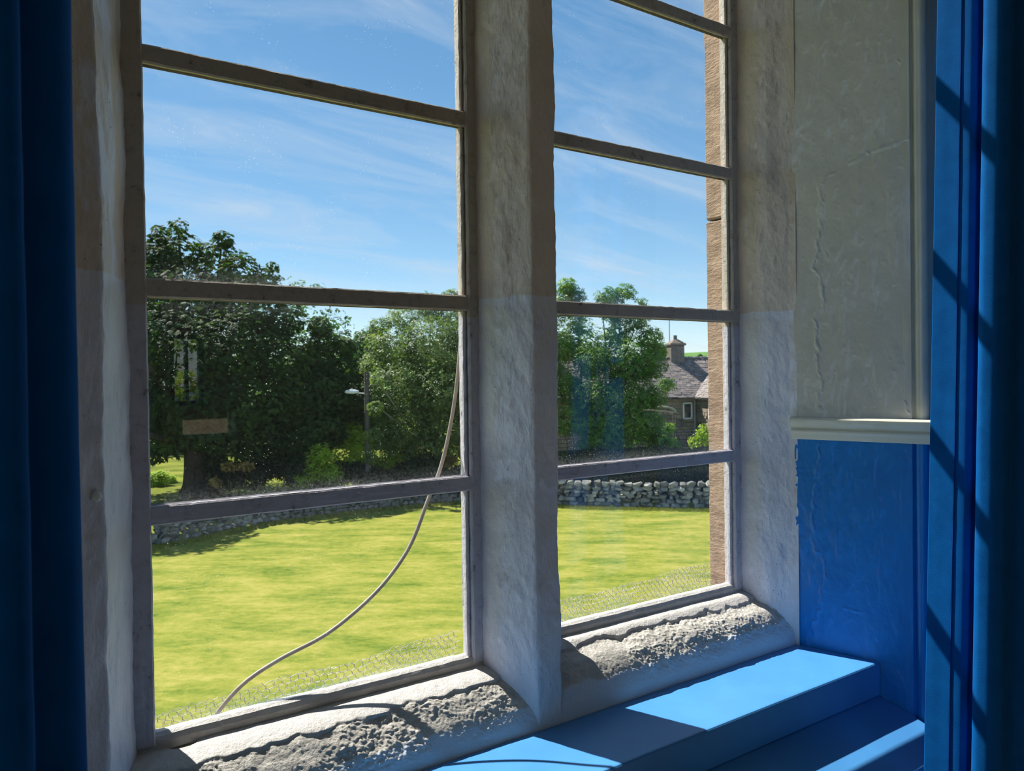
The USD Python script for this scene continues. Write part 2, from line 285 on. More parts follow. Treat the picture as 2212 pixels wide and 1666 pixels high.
# ------------------------------------------------------------------ the window wall
ZTOP = wz(1.33)                    # head of the lights
JL, JR = 0.093 * 1.1, 1.254 * 1.1   # inner corners of the stone surround
YI, YF, YO = wy(0.9), wy(0.694), 0.066
ZSHELF = wz(-0.5144)
def sweep_plan(plan, z0, z1, nz, amp, seed, closed=False, stop=None, freq=1.0, flip=False, step=0.0045):
    """A plan outline carried up from z0 to z1 and hewn: displaced along its own normals by layered noise."""
    plan = np.asarray(plan, float)
    if closed:
        plan = np.vstack([plan, plan[:1]])
    s = np.concatenate([[0], np.cumsum(np.linalg.norm(np.diff(plan, axis=0), axis=1))])
    u = np.unique(np.concatenate([np.arange(0, s[-1], step), s]))
    keep = np.concatenate([[True], np.diff(u) > step * 0.25]); u = u[keep]
    x, y = np.interp(u, s, plan[:, 0]), np.interp(u, s, plan[:, 1])
    z = np.linspace(z0, z1, nz)
    tx, ty = np.gradient(x), np.gradient(y)
    k = 5
    ker = np.ones(k) / k
    nx, ny = np.convolve(np.pad(ty, k // 2, mode='edge'), ker, 'valid'), np.convolve(np.pad(-tx, k // 2, mode='edge'), ker, 'valid')
    L = np.hypot(nx, ny); nx, ny = nx / L, ny / L
    P = np.stack([np.repeat(x[:, None], nz, 1), np.repeat(y[:, None], nz, 1), np.repeat(z[None], len(x), 0)], -1)
    N = np.stack([np.repeat(nx[:, None], nz, 1), np.repeat(ny[:, None], nz, 1), np.zeros((len(x), nz))], -1)
    q = P * np.array([1, 1, 0.55]) * freq
    d = amp * (1.7 * (fbm(q * 10, 3, seed) - 0.5) + 0.60 * (fbm(q * 60, 3, seed + 5) - 0.5) + 0.22 * np.clip(np.abs(fbm(q * np.array([1, 1, .4]) * 22, 3, seed + 6) - 0.5) * -6 + 1, 0, 1) + 0.22 * (noise(q * 200, seed + 9) - 0.5))
    fade = np.clip(np.minimum(u - u[0], u[-1] - u) / 0.02, 0, 1)[:, None] if not closed else 1.0
    P = P + N * (d * fade)[..., None]
    return quads(P.reshape(-1, 3), grid_faces(len(x), nz), flip), (u, z, P)

def hewn(name, n, label, category, plan, seed, look, amp, flip=False):
    m, _ = sweep_plan(plan, ZSHELF - 0.05, ZTOP + 0.02, 420, amp, seed, flip=flip)
    return obj(f'trim_{n}', m, LOOK[look], None, True, label, category, None, 'structure')
d2 = lambda pts: [(1.1 * x, 1.1 * (y - 1)) for x, y in pts]
# plan of the central mullion, starting at its frame rebate in the left light and going round the room side
mull = d2([(0.606, 1.012), (0.612, 0.998), (0.6165, 0.99), (0.6225, 0.957), (0.631, 0.937), (0.648, 0.905), (0.652, 0.9), (0.692, 0.9), (0.696, 0.905), (0.713, 0.937), (0.7215, 0.957), (0.7315, 0.99), (0.738, 0.998), (0.744, 1.012)])
hewn('mullion', 1, 'rough painted stone mullion between the two window lights, cream above and white below', 'mullion', mull, 11, 'painted_stone', 0.0065, True)
jamb_r = d2([(1.206, 1.012), (1.212, 0.998), (1.2155, 0.99), (1.2225, 0.953), (1.231, 0.937), (1.243, 0.920), (1.252, 0.906), (1.2565, 0.892)])
hewn('jamb', 2, 'rough painted stone window jamb on the right, next to the plaster reveal', 'jamb', jamb_r, 23, 'painted_stone', 0.0065, True)
jamb_l = d2([(0.000, 0.86), (0.060, 0.888), (0.090, 0.9), (0.097, 0.902), (0.108, 0.93), (0.122, 0.965), (0.131, 0.985), (0.137, 0.998), (0.143, 1.012)])
hewn('jamb', 3, 'rough painted stone window jamb on the left beside the dark curtain, patchy white paint', 'jamb', jamb_l, 37, 'painted_stone_patchy', 0.0065, True)

def sill(n, x0, x1, zglass, seed, label, band):
    """Sill of one light: smooth painted ledge under the frame, then a rubbly slope and a worn round nose."""
    prof = [(1.012, zglass - 0.012), (0.992, zglass - 0.0145), (0.978, zglass - 0.0165), (1 - band - 0.005, zglass - 0.026), (0.932, zglass - 0.042), (0.916, zglass - 0.058), (0.906, zglass - 0.073), (0.901, zglass - 0.086), (0.8985, -0.52), (0.8985, -0.55)]
    p = np.array([(1.1 * (a - 1), 1.5 + 1.1 * b) for a, b in prof])
    s = np.concatenate([[0], np.cumsum(np.linalg.norm(np.diff(p, axis=0), axis=1))])
    u = np.arange(0, s[-1], 0.0012)
    from scipy.interpolate import PchipInterpolator
    c = PchipInterpolator(s, p)(u)
    t = np.gradient(c, axis=0); nrm = np.stack([-t[:, 1], t[:, 0]], 1) ; nrm /= np.linalg.norm(nrm, axis=1, keepdims=True)
    if nrm[:20, 1].mean() < 0: nrm = -nrm
    x = np.arange(x0, x1, 0.0014)
    X, U = np.meshgrid(x, u, indexing='ij')
    Y, Z = np.repeat(c[None, :, 0], len(x), 0), np.repeat(c[None, :, 1], len(x), 0)
    q = np.stack([X, Y, Z], -1)
    u_band = np.interp(1 - band, [a for a, _ in prof][::-1], s[::-1])
    edge = u_band + 0.016 * (fbm(np.stack([X * 26, U * 26, U * 0], -1), 3, seed) - 0.5) * 2
    rough = np.clip((U - edge) / 0.006, 0, 1) * np.clip((s[-3] + 0.002 - U) / 0.02, 0, 1)
    big = fbm(q * 40, 3, seed + 1) - 0.5
    qr = q @ trimesh.transformations.euler_matrix(0.7, 0.9, 0.5)[:3, :3].T; qr = qr + 0.004 * np.stack([fbm(qr * 90, 2, seed + 20 + i) for i in range(3)], -1)
    lump = np.clip(0.5 * fbm(qr * 130, 3, seed + 2) + 0.5 * fbm((qr @ trimesh.transformations.euler_matrix(1.1, 0.3, 0.8)[:3, :3].T) * 210, 2, seed + 12) - 0.48, 0, 1) * 3.0
    grit = fbm(q * 260, 2, seed + 3) - 0.5
    worn = 0.35 + 0.65 * np.clip((fbm(np.stack([X * 9, U * 12, X * 0], -1), 2, seed + 8) - 0.35) * 4, 0, 1)
    d = 0.0016 * big + rough * worn * (0.0018 * (lump - 0.20) + 0.006 * big + 0.0026 * grit) - 0.0028 * np.clip((U - edge) / 0.004, 0, 1) * np.clip((edge + 0.03 - U) / 0.02, 0, 1)
    # the flake knocked out of the ledge near the frame corner
    if n == 4:
        hole = np.hypot((X - 0.205) / 0.017, (U - 0.022) / 0.009)
        d = d - 0.007 * np.clip((1.15 - hole) / 0.25, 0, 1)
    fade = np.clip(U / 0.008, 0, 1)
    P = np.stack([X, Y + nrm[None, :, 0] * d * fade, Z + nrm[None, :, 1] * d * fade], -1)
    o = obj(f'trim_{n}', quads(P.reshape(-1, 3), grid_faces(*X.shape), False), LOOK['sill_paint'], None, True, label, 'window sill', None, 'structure')
    r = rough * 0.9
    if n == 4:
        r = np.maximum(r, 2.2 * np.clip((1.1 - np.hypot((X - 0.205) / 0.017, (U - 0.022) / 0.009)) / 0.2, 0, 1))
    primvar(o, 'rough', r.ravel())
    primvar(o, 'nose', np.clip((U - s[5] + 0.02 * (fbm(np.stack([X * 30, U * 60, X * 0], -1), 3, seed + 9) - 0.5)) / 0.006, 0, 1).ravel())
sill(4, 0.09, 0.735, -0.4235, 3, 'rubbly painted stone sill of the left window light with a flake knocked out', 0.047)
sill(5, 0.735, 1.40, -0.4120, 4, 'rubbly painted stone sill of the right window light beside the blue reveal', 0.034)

# head of the lights and the masonry round the opening
obj('trim_6', box((JL - 0.1, YI, ZTOP), (JR + 0.1, YO, ZTOP + 0.25)), LOOK['painted_stone'], None, False, 'painted stone lintel over both window lights', 'lintel', None, 'structure')
LX, RX, XW, XE = -0.30, 1.447, -2.6, 3.4
YB, ZC = -6.0, 3.6
w = [box((XW - .3, YF, -3.6), (-0.06, YO, ZC + .4)), box((RX + 0.012, YF, -3.6), (XE + .3, YO, ZC + .4)),
     box((-0.06, YF, ZTOP + 0.25), (RX + 0.012, YO, ZC + .4)), box((-0.06, YF, -3.6), (RX + 0.012, YO, wz(-0.62)))]
obj('wall_south', cat(w), LOOK['room_wall'], None, False, 'thick outside wall round the stone window', 'wall', None, 'structure')
# outside dressings of sandstone: jamb blocks, mullion back, sill
def ashlar(lo, hi, seed, name, parent):
    m = bevel_box(lo, hi, 0.004).subdivide_to_size(0.03)
    v = np.array(m.vertices); n = m.vertex_normals
    v = v + n * (0.0035 * (fbm(v * 45, 3, seed) - 0.5))[:, None]
    return obj(name, trimesh.Trimesh(v, m.faces, process=False), LOOK['sandstone'], parent, 30)
jb = thing('sandstone_jamb', 'tan sandstone blocks of the outer window jamb seen through the right light', 'jamb', None, 'structure')
zj = [0.93, wz(0.306), wz(0.97) + .2]
for a, b in zip(zj[:-1], zj[1:]):
    ashlar((1.1 * 1.197, 0.013, a + 0.0015), (1.1 * 1.197 + 0.22, YO, b - 0.0015), int(a * 10), 'stone_block', jb)
jb = thing('sandstone_jamb', 'sandstone blocks of the outer window jamb at the far left of the window', 'jamb', None, 'structure')
for a, b in zip(zj[:-1], zj[1:]):
    ashlar((1.1 * 0.153 - 0.22, 0.013, a + 0.0015), (1.1 * 0.153, YO, b - 0.0015), 5 + int(a * 10), 'stone_block', jb)
pl = np.array(d2([(0.603, 1.0125), (0.748, 1.0125), (0.714, 1.058), (0.637, 1.058)]))
mb = trimesh.creation.extrude_polygon(__import__('shapely').Polygon(pl), ZTOP - 0.93); mb.apply_translation((0, 0, 0.93))
obj('trim_7', mb, LOOK['sandstone'], None, False, 'sandstone back of the mullion facing the garden', 'mullion', None, 'structure')
sl = np.array([(0.012, wz(-0.434)), (0.05, 0.985), (0.13, 0.93), (0.13, 0.86), (0.012, 0.86)])
def prism_x(yz, x0, x1):
    m = trimesh.creation.extrude_polygon(__import__('shapely').Polygon(yz), x1 - x0)
    v = np.array(m.vertices)
    return trimesh.Trimesh(np.stack([v[:, 2] + x0, v[:, 0], v[:, 1]], 1), m.faces)
obj('trim_8', prism_x(sl, 0.0, 1.5), LOOK['sandstone'], None, False, 'sloping sandstone outer sill under the wire netting', 'window sill', None, 'structure')

# ------------------------------------------------------------------ the two glazed lights
BARS = [1.208, 0.9345, 0.661, 0.3875, 0.1115, -0.1600]
def irregular(lo, hi, seed, amp=0.0012):
    m = bevel_box(lo, hi, 0.0022).subdivide_to_size(0.02)
    v = np.array(m.vertices)
    v = v + amp * np.stack([noise(v * 60, seed + k) - 0.5 for k in range(3)], -1) + amp * 0.8 * np.stack([noise(v * 200, seed + 7 + k) - 0.5 for k in range(3)], -1)
    return trimesh.Trimesh(v, m.faces, process=False)
def light(n, gx0, gx1, fx0, fx1, zb, tilt, label):
    win = thing(f'window_{n}', label, 'window', None, 'structure')
    z0, z1 = wz(zb - 0.013), ZTOP + 0.005
    def member(name, lo, hi, seed, lab=None):
        return obj(name, irregular(lo, hi, seed), LOOK['window_paint'], win, 30, lab)
    member('frame_stile', (1.1 * fx0 - 0.004, -0.010, z0), (1.1 * gx0, 0.014, z1), n * 10 + 1)
    member('frame_stile', (1.1 * gx1, -0.010, z0), (1.1 * fx1 + 0.004, 0.014, z1), n * 10 + 2)
    member('glazing_bead', (1.1 * gx1 - 0.0065, -0.002, z0 + 0.01), (1.1 * gx1 + 0.0005, 0.016, z1), n * 10 + 3)
    rz = wz(zb)
    br = prism_x(np.array([(0.014, rz), (0.004, rz), (-0.0035, rz - 0.003), (-0.0075, rz - 0.009), (-0.0085, rz - 0.020), (0.014, rz - 0.020)]), 1.1 * fx0, 1.1 * fx1).subdivide_to_size(0.015)
    bv = np.array(br.vertices); bv = bv + 0.0016 * np.stack([0 * bv[:, 0], noise(bv * 50, n) - .5, noise(bv * 50, n + 3) - .5], -1) + 0.0012 * np.stack([0 * bv[:, 0], noise(bv * 170, n + 5) - .5, noise(bv * 170, n + 8) - .5], -1)
    obj('bottom_rail', trimesh.Trimesh(bv, br.faces, process=False), LOOK['sill_paint'], win, 30, 'dirty white painted bottom rail of the frame')
    xm0, xm1 = 1.1 * gx0 - 0.003, 1.1 * gx1 + 0.003
    zs = [z1] + [wz(b) for b in BARS] + [wz(zb)]
    for k, b in enumerate(BARS):
        z = wz(b)
        m = cat([irregular((xm0, -0.008, z - 0.0125), (xm1, 0.001, z + 0.0125), n * 20 + k), irregular((xm0, -0.001, z - 0.0055), (xm1, 0.016, z + 0.0055), n * 20 + k + 7)])
        bar = obj('glazing_bar', m, LOOK['window_paint'], win, 30, 'brown-grey glazing bar with chipped paint' if b > 0 else 'violet-white painted glazing bar')
        # the putty fillets above and below, on the garden side
        pt = cat([prism_x(np.array([(0.006, z + s * 0.006), (0.0145, z + s * 0.006), (0.006, z + s * 0.0135)][::int(s)]), xm0 + 0.004, xm1 - 0.004) for s in (1, -1)])
        obj('putty', pt, LOOK['window_paint'], bar)
    for k in range(7):
        za, zb_ = zs[k + 1] - 0.002 + (0.006 if k < 6 else 0), zs[k] - (0.006 if k else 0)
        xs = np.linspace(xm0 + 0.002, xm1 - 0.002, 40); zz = np.linspace(za, zb_, 40)
        X, Z = np.meshgrid(xs, zz, indexing='ij')
        mats = []
        f = grid_faces(40, 40)
        front = np.stack([X, X * 0 + 0.0035, Z], -1).reshape(-1, 3)
        backv = np.stack([X, X * 0 + 0.0062, Z], -1).reshape(-1, 3)
        mesh = quads(np.vstack([front, backv]), np.vstack([f, f[:, ::-1] + 1600]))
        p = obj('pane', mesh, LOOK['dusty_glass'], win)
        q = np.stack([X * 9, Z * 9, X * 0 + k], -1)
        dt, db = np.clip(zb_ - Z - 0.008, 0, 1), np.clip(Z - za - 0.012, 0, 1)
        de = np.minimum(np.clip(X - xs[0] - 0.003, 0, 1), np.clip(xs[-1] - 0.004 - X, 0, 1))
        w0 = [.25, .25, 0.25, 0.35, 0.8, 1.0, 0.7][k]
        d = 0.24 * w0 * (0.22 * np.exp(-db / 0.008) + 0.18 * np.exp(-dt / 0.010) * (k > 3) + 0.12 * np.exp(-de / 0.004)) * (0.4 + 1.2 * fbm(q, 3, k)) + [0.0, 0.0, 0.0, 0.0, 0.003, 0.004, 0.008][k] + 0.03 * (k == 6) * np.clip(fbm(q * 0.7, 3, 4) - 0.52, 0, 1)
        primvar(p, 'dust', np.concatenate([d.ravel() * 0.5, d.ravel() * 0.5]))
light(1, 0.1560, 0.5980, 0.132, 0.6170, -0.4215, 0, 'left window light of stacked panes between stone jamb and mullion')
light(2, 0.7540, 1.1960, 0.735, 1.2150, -0.4105, 0, 'right window light of stacked panes nearest the blue wall')

# ------------------------------------------------------------------ reveal, dado rail, corner bead
SPL = math.tan(math.radians(15.0))
R0 = np.array([1.254 * 1.1 + 0.001, YI + 0.002]); R1 = np.array([R0[0] + (YI - YF - 0.004) * SPL, YF + 0.012])
Z_RAIL0, Z_RAIL1 = wz(-0.125), wz(-0.083)
def reveal(name, z0, z1, cracks, look, seed, parent, label):
    nu, nz = 110, int((z1 - z0) / 0.0022)
    a = np.linspace(0, 1, nu); z = np.linspace(z0, z1, nz)
    A, Z = np.meshgrid(a, z, indexing='ij')
    L = np.linalg.norm(R1 - R0)
    S = A * L
    d = 0.007 * (fbm(np.stack([S * 7, Z * 5, S * 0], -1), 3, seed) - 0.5) + 0.0022 * (fbm(np.stack([S * 60, Z * 30, S * 0], -1), 3, seed + 1) - 0.5)
    streak = fbm(np.stack([S * 90, Z * 14, S * 0], -1), 2, seed + 2)
    d += 0.0030 * np.clip(streak - 0.62, 0, 1) + 0.0028 * np.clip(fbm(np.stack([S * 170, Z * 90, S * 0], -1), 2, seed + 7) - 0.68, 0, 1)
    d *= np.clip(S / 0.004, 0.3, 1) * np.clip((L - S) / 0.012, 0, 1)
    for pts, h, wd in cracks:
        pts = np.asarray(pts, float)
        best = np.full(A.shape, 9.0); side = np.zeros(A.shape)
        wob = 0.011 * (fbm(np.stack([S * 55, Z * 55, S * 0 + 3], -1), 3, seed + 3) - 0.5) * 2
        h = h * (0.6 + 1.0 * np.clip(fbm(np.stack([S * 60, Z * 45, S * 0], -1), 2, seed + 4) * 1.6 - .4, 0, 1)); wd = wd * 0.62
        for p, q in zip(pts[:-1], pts[1:]):
            v = q - p; t = np.clip(((S - p[0]) * v[0] + (Z - p[1]) * v[1]) / (v @ v), 0, 1)
            ds = np.hypot(S - p[0] - t * v[0] + wob, Z - p[1] - t * v[1])
            best = np.minimum(best, ds)
        d += h * np.exp(-(best / wd) ** 2) - 0.5 * h * np.exp(-((best) / (wd * 0.35)) ** 2)
    n = np.array([-1, -SPL]) / math.hypot(1, SPL)
    P = np.stack([R0[0] + (R1 - R0)[0] * A + n[0] * d, R0[1] + (R1 - R0)[1] * A + n[1] * d, Z], -1)
    return obj(name, quads(P.reshape(-1, 3), grid_faces(nu, nz), True), LOOK[look], parent, True, label)
wr = thing('wall_right', 'splayed window reveal on the right, grey cream plaster above and blue below', 'wall', None, 'structure')
LR = np.linalg.norm(R1 - R0)
def sz(px, py):
    """Distance along the reveal and height of a mark on it, surveyed from the picture."""
    d = ray(px, py); n = np.array([1.0, SPL]); c = R0
    t = (n @ (c - EYE[:2])) / (n @ d[:2]); p = EYE + d * t
    return (math.hypot(p[0] - R0[0], p[1] - R0[1]), p[2])
ck_up = [([sz(*p) for p in ((1960, 300), (1880, 330), (1830, 355), (1790, 380), (1772, 400), (1773, 450), (1765, 520), (1762, 580), (1778, 630), (1782, 655), (1760, 690), (1768, 760), (1772, 830), (1770, 885))], 0.0032, 0.004),
         ([sz(*p) for p in ((1778, 460), (1776, 540), (1790, 560))], 0.0018, 0.003), ([sz(*p) for p in ((1958, 868), (1965, 893))], 0.002, 0.003), ([sz(*p) for p in ((1935, 130), (1975, 150))], 0.0015, 0.003)]
ck_dn = [([sz(*p) for p in ((1775, 960), (1765, 1010), (1760, 1080), (1757, 1170), (1765, 1190), (1780, 1215), (1783, 1260), (1765, 1320), (1755, 1370))], 0.0026, 0.0032),
         ([sz(*p) for p in ((1725, 1028), (1760, 1030), (1860, 1035), (1878, 1040))], 0.0010, 0.0022), ([sz(*p) for p in ((1810, 1310), (1850, 1322), (1875, 1325))], 0.0014, 0.003)]
reveal('plaster', Z_RAIL0 + 0.004, ZTOP + 0.3, ck_up, 'cream_plaster', 51, wr, 'grey cream cracked plaster above the dado rail')
reveal('painted_dado', wz(-0.66), Z_RAIL0 + 0.01, ck_dn, 'blue_wall_paint', 61, wr, 'bright blue painted plaster below the dado rail')
def follow(section, zoff, name, n, label, category, look, back=0.0):
    """Extrudes a moulding section (out from the wall, up) along the reveal and a little beyond its corner."""
    a = R0 - (R1 - R0) / LR * back; b = R1 + (R1 - R0) / LR * 0.055
    nv = np.array([-1, -SPL]) / math.hypot(1, SPL)
    t = np.linspace(0, 1, 30)
    P = np.array([[[*(a + (b - a) * s + nv * (o + 0.0006 * (noise(np.array([s * 9, u * 90, 1.0])) - .5))), zoff + u] for s in t] for o, u in section])
    m = quads(P.reshape(-1, 3), grid_faces(len(section), 30), False)
    caps = []
    for k in (0, 29):
        base = np.arange(len(section)) * 30 + k
        caps += [[base[0], base[i], base[i + 1]] for i in range(1, len(section) - 1)]
    m = trimesh.Trimesh(m.vertices, np.vstack([m.faces, caps]), process=False)
    return obj(f'trim_{n}', m, LOOK[look], None, 30, label, category, None, 'structure')
H = Z_RAIL1 - Z_RAIL0
rail = [(-0.012, 0.0), (0.004, 0.0), (0.006, 0.003), (0.0065, 0.009), (0.008, 0.013), (0.0115, 0.017), (0.0115, 0.020), (0.009, 0.0215), (0.009, 0.024), (0.0125, 0.027), (0.0165, 0.0315), (0.019, 0.036), (0.019, H - 0.004), (0.017, H - 0.001), (0.013, H), (-0.012, H)]
follow(rail, Z_RAIL0, 'rail', 9, 'cream moulded dado rail between grey plaster and blue paint', 'dado rail', 'cream_gloss')
def bead(z0, z1, n, look, label):
    c = np.array([R1[0] + 0.0175, YF + 0.002])
    th = np.radians(np.linspace(100, 285, 16))
    pl = [(R1[0] - 0.004, YF + 0.026), (R1[0] + 0.0008, YF + 0.0115), (R1[0] + 0.006, YF + 0.012)] + [tuple(c + 0.0125 * np.array([math.cos(t), math.sin(t)])) for t in th[3:]] + [(c[0] + 0.012, YF - 0.004), (c[0] + 0.05, YF - 0.001)]
    m, _ = sweep_plan(pl, z0, z1, 160, 0.0012, n + 70, flip=True)
    obj(f'trim_{n}', m, LOOK[look], None, 30, label, 'corner bead', None, 'structure')
bead(Z_RAIL0 + 0.01, ZTOP + 0.3, 10, 'cream_gloss', 'round cream corner bead beside the right curtain above the dado rail')
bead(wz(-0.66), Z_RAIL0 + 0.01, 11, 'blue_wall_paint', 'round blue corner bead beside the right curtain below the dado rail')
lv = quads(np.array([[-0.02, YI - 0.02, 0.6], [-0.02, YI - 0.02, ZTOP + .3], [-0.09, YF, ZTOP + .3], [-0.09, YF, 0.6]]), np.array([[0, 1, 2, 3]]))
obj('wall_left', box((-0.12, YF, 0.5), (-0.02, YI - 0.03, ZTOP + .3)), LOOK['cream_plaster'], None, False, 'window reveal on the left behind the dark curtain', 'wall', None, 'structure')

hk = trimesh.creation.icosphere(2, 0.0055); hk.apply_scale((1.0, 0.5, 1.15)); hk.apply_translation([0.0985, YI - 0.004, wz(-0.118)])
obj('wall_hook', hk, LOOK['white_joinery'], None, True, 'tiny round white hook on the left jamb at the curtain edge', 'hook')

# ------------------------------------------------------------------ window board
wb = thing('window_board', 'light blue gloss window board with a thick square front edge below the stone sill', 'window board')
YS = wy(0.757)
xr = lambda y: R0[0] + (R0[1] - y) * SPL
def shelf_top():
    prof = [(YI - 0.003, ZSHELF - 0.03), (YI - 0.003, ZSHELF), (YS + 0.006, ZSHELF), (YS + 0.0025, ZSHELF - 0.001), (YS + 0.0006, ZSHELF - 0.003), (YS, ZSHELF - 0.007), (YS, wz(-0.573) + 0.001), (YS + 0.004, wz(-0.573)), (YI - 0.003, wz(-0.573))]
    t = np.linspace(-0.05, 1, 60)
    V = np.array([[[s if s <= 0 else s * (xr(y) - 0.0005), y, z + 0.0008 * (noise(np.array([s * 12, y * 30, 2.0])) - .5)] for s in t] for y, z in prof])
    m = quads(V.reshape(-1, 3), grid_faces(len(prof), 60), True)
    return m
obj('top_board', shelf_top(), LOOK['blue_gloss_paint'], wb, 30)
ya, yb = YS + 0.012, wy(0.632)
za, zb = wz(-0.573), wz(-0.573) - (YS - yb) * math.tan(math.radians(20.0))
V = np.array([[-0.05, ya, za + 0.002], [xr(ya) - 0.0005, ya, za + 0.002], [xr(max(yb, YF + .012)), YF + .012, 0], [-0.05, yb, zb], [xr(YF + .012) - 0.0005, yb, zb]])
def slope():
    ys = np.linspace(ya, yb, 12); zs = za + 0.002 + (ys - YS - .012) * math.tan(math.radians(20.0))
    t = np.linspace(0, 1, 40)
    P = np.array([[[-0.05 + s * (xr(max(y, YF + .014)) - 0.0005 + 0.05), y, z + 0.0006 * (noise(np.array([s * 14, y * 30, 5.0])) - .5)] for s in t] for y, z in zip(ys, zs)])
    top = quads(P.reshape(-1, 3), grid_faces(12, 40), True)
    apron = quads(np.array([[-0.05, yb, zs[-1]], [xr(YF + .014), yb, zs[-1]], [xr(YF + .014), yb, 0.02], [-0.05, yb, 0.02]]), np.array([[0, 1, 2, 3]]), True)
    return top, apron
top, apron = slope()
sb = thing('sloping_board', 'light blue sloping board below the window board, striped by sun and shade', 'panel')
obj('board', top, LOOK['blue_gloss_paint'], sb, 30)
obj('apron', apron, LOOK['blue_gloss_paint'], sb)

# ------------------------------------------------------------------ curtains
def curtain(name, path, z0, z1, flare, label, hem=None, nz=90, seed=0):
    c = thing(name, label, 'curtain')
    P2 = spline(path, 22 * len(path))
    def sheet(P2, off):
        z = np.linspace(z0, z1, nz)
        X = np.repeat(P2[:, None, 0], nz, 1); Y = np.repeat(P2[:, None, 1], nz, 1); Z = np.repeat(z[None], len(P2), 0)
        k = (Z - wz(-0.4)) / (wz(0.5) - wz(-0.4))
        X = X + flare * k + 0.004 * (fbm(np.stack([X * 9, Y * 9, Z * 1.3], -1), 2, seed) - 0.5) + 0.0012 * (fbm(np.stack([X * 40, Y * 40, Z * 22], -1), 2, seed + 2) - 0.5)
        Y = Y + 0.004 * (fbm(np.stack([X * 9, Y * 9, Z * 1.1], -1), 2, seed + 1) - 0.5)
        t = np.gradient(P2, axis=0); n = np.stack([-t[:, 1], t[:, 0]], 1); n /= np.linalg.norm(n, axis=1, keepdims=True)
        return np.stack([X + n[:, None, 0] * off, Y + n[:, None, 1] * off, Z], -1)
    def shell(P2, th, c0):
        a, b = sheet(P2, c0 - th / 2), sheet(P2, c0 + th / 2)
        n = len(P2)
        ring = np.concatenate([a, b[::-1]], 0)
        return quads(ring.reshape(-1, 3), grid_faces(2 * n, nz, True))
    obj('cloth', shell(P2, 0.0012, 0), LOOK['curtain_cloth'], c, True)
    if hem:
        s = np.concatenate([[0], np.cumsum(np.linalg.norm(np.diff(P2, axis=0), axis=1))])
        H2 = P2[s < hem]
        obj('side_hem', shell(H2, 0.0010, -0.0012), LOOK['curtain_cloth'], c, True, 'turned side hem of the curtain')
        k = int((s < hem).sum()) - 1
        z = np.linspace(z0, z1, nz)
        st = sheet(P2[k - 1:k + 2], -0.0019)[1]
        obj('seam', tube(st, 0.0006, 5), LOOK['curtain_seam'], c, True, 'stitched seam along the hem')
    return c
cp = [(1.196, .622), (1.1965, .612), (1.1975, .600), (1.1985, .585), (1.2000, .573), (1.206, .567), (1.222, .570), (1.236, .567), (1.236, .556), (1.215, .549), (1.182, .546), (1.168, .541), (1.1655, .534), (1.1665, .525), (1.170, .518), (1.185, .513), (1.23, .522), (1.27, .530), (1.295, .522), (1.30, .508), (1.32, .498), (1.37, .505), (1.42, .530), (1.47, .520), (1.50, .500), (1.56, .500), (1.62, .525), (1.70, .515), (1.75, .50)]
cw = [(1.1 * x, wy(y)) for x, y in cp]
curtain('curtain', cw, 0.03, 3.2, 0.046, 'right curtain of vivid blue cloth with a sunlit side hem and pleats', hem=0.040, seed=3)
cl = [(0.050, .600), (0.044, .588), (0.030, .578), (0.012, .572), (-0.004, .560), (0.014, .534), (0.0175, .525), (0.010, .515), (-0.02, .510), (-0.05, .53), (-0.08, .55), (-0.12, .54), (-0.15, .515), (-0.19, .52), (-0.25, .55), (-0.32, .53), (-0.38, .515), (-0.45, .54), (-0.55, .53), (-0.65, .54)]
curtain('curtain', [(1.1 * x, wy(y)) for x, y in cl], 0.03, 3.2, -0.000, 'left curtain of dark navy blue cloth hanging in shade', seed=9)
rod = thing('curtain_pole', 'plain curtain pole above the window holding both curtains', 'curtain pole')
obj('pole', tube([(-1.0, -0.51, 3.22), (2.2, -0.51, 3.22)], 0.014, 12), LOOK['lamp_metal'], rod, True)
for x in (-0.95, 2.15):
    obj('bracket', box((x - .012, -0.52, 3.20), (x + .012, YF + 0.0, 3.24)), LOOK['lamp_metal'], rod)

# ------------------------------------------------------------------ the room behind the camera
fl = [box((XW, YB, -0.05), (XE, YF, 0.0))]
obj('floor', cat(fl), LOOK['floor_wood'], None, False, 'wooden floor of the room', 'floor', None, 'structure')
obj('ceiling', box((XW - .3, YB - .3, ZC), (XE + .3, YF, ZC + .2)), LOOK['room_ceiling'], None, False, 'white ceiling of the room', 'ceiling', None, 'structure')
def wall_with(name, axis, pos, thick, a0, a1, holes, label):
    """A wall along x (axis 0) or y (axis 1) with rectangular openings (a0, a1, z0, z1)."""
    from shapely import box as sbox, unary_union
    poly = sbox(a0, 0.0, a1, ZC).difference(unary_union([sbox(h[0], h[2], h[1], h[3]) for h in holes])) if holes else sbox(a0, 0, a1, ZC)
    m = trimesh.creation.extrude_polygon(poly, thick)
    v = np.array(m.vertices)
    v = np.stack([v[:, 0], v[:, 2] + pos, v[:, 1]], 1) if axis == 0 else np.stack([v[:, 2] + pos, v[:, 0], v[:, 1]], 1)
    return obj(name, trimesh.Trimesh(v, m.faces[:, ::-1]), LOOK['room_wall'], None, False, label, 'wall', None, 'structure')
BW, BW2 = (1.29, 1.56, 1.29, 1.90), (1.38, 1.83, 1.00, 1.24)
wall_with('wall_north', 0, YB - 0.25, 0.25, XW - .25, XE + .25, [BW, BW2], 'back wall of the room with windows')
wall_with('wall_west', 1, XW - 0.25, 0.25, YB, YF, [(-3.1, -1.0, 0.8, 2.9)], 'left wall of the room with tall windows')
wall_with('wall_east', 1, XE, 0.25, YB, YF, [], 'right wall of the room')
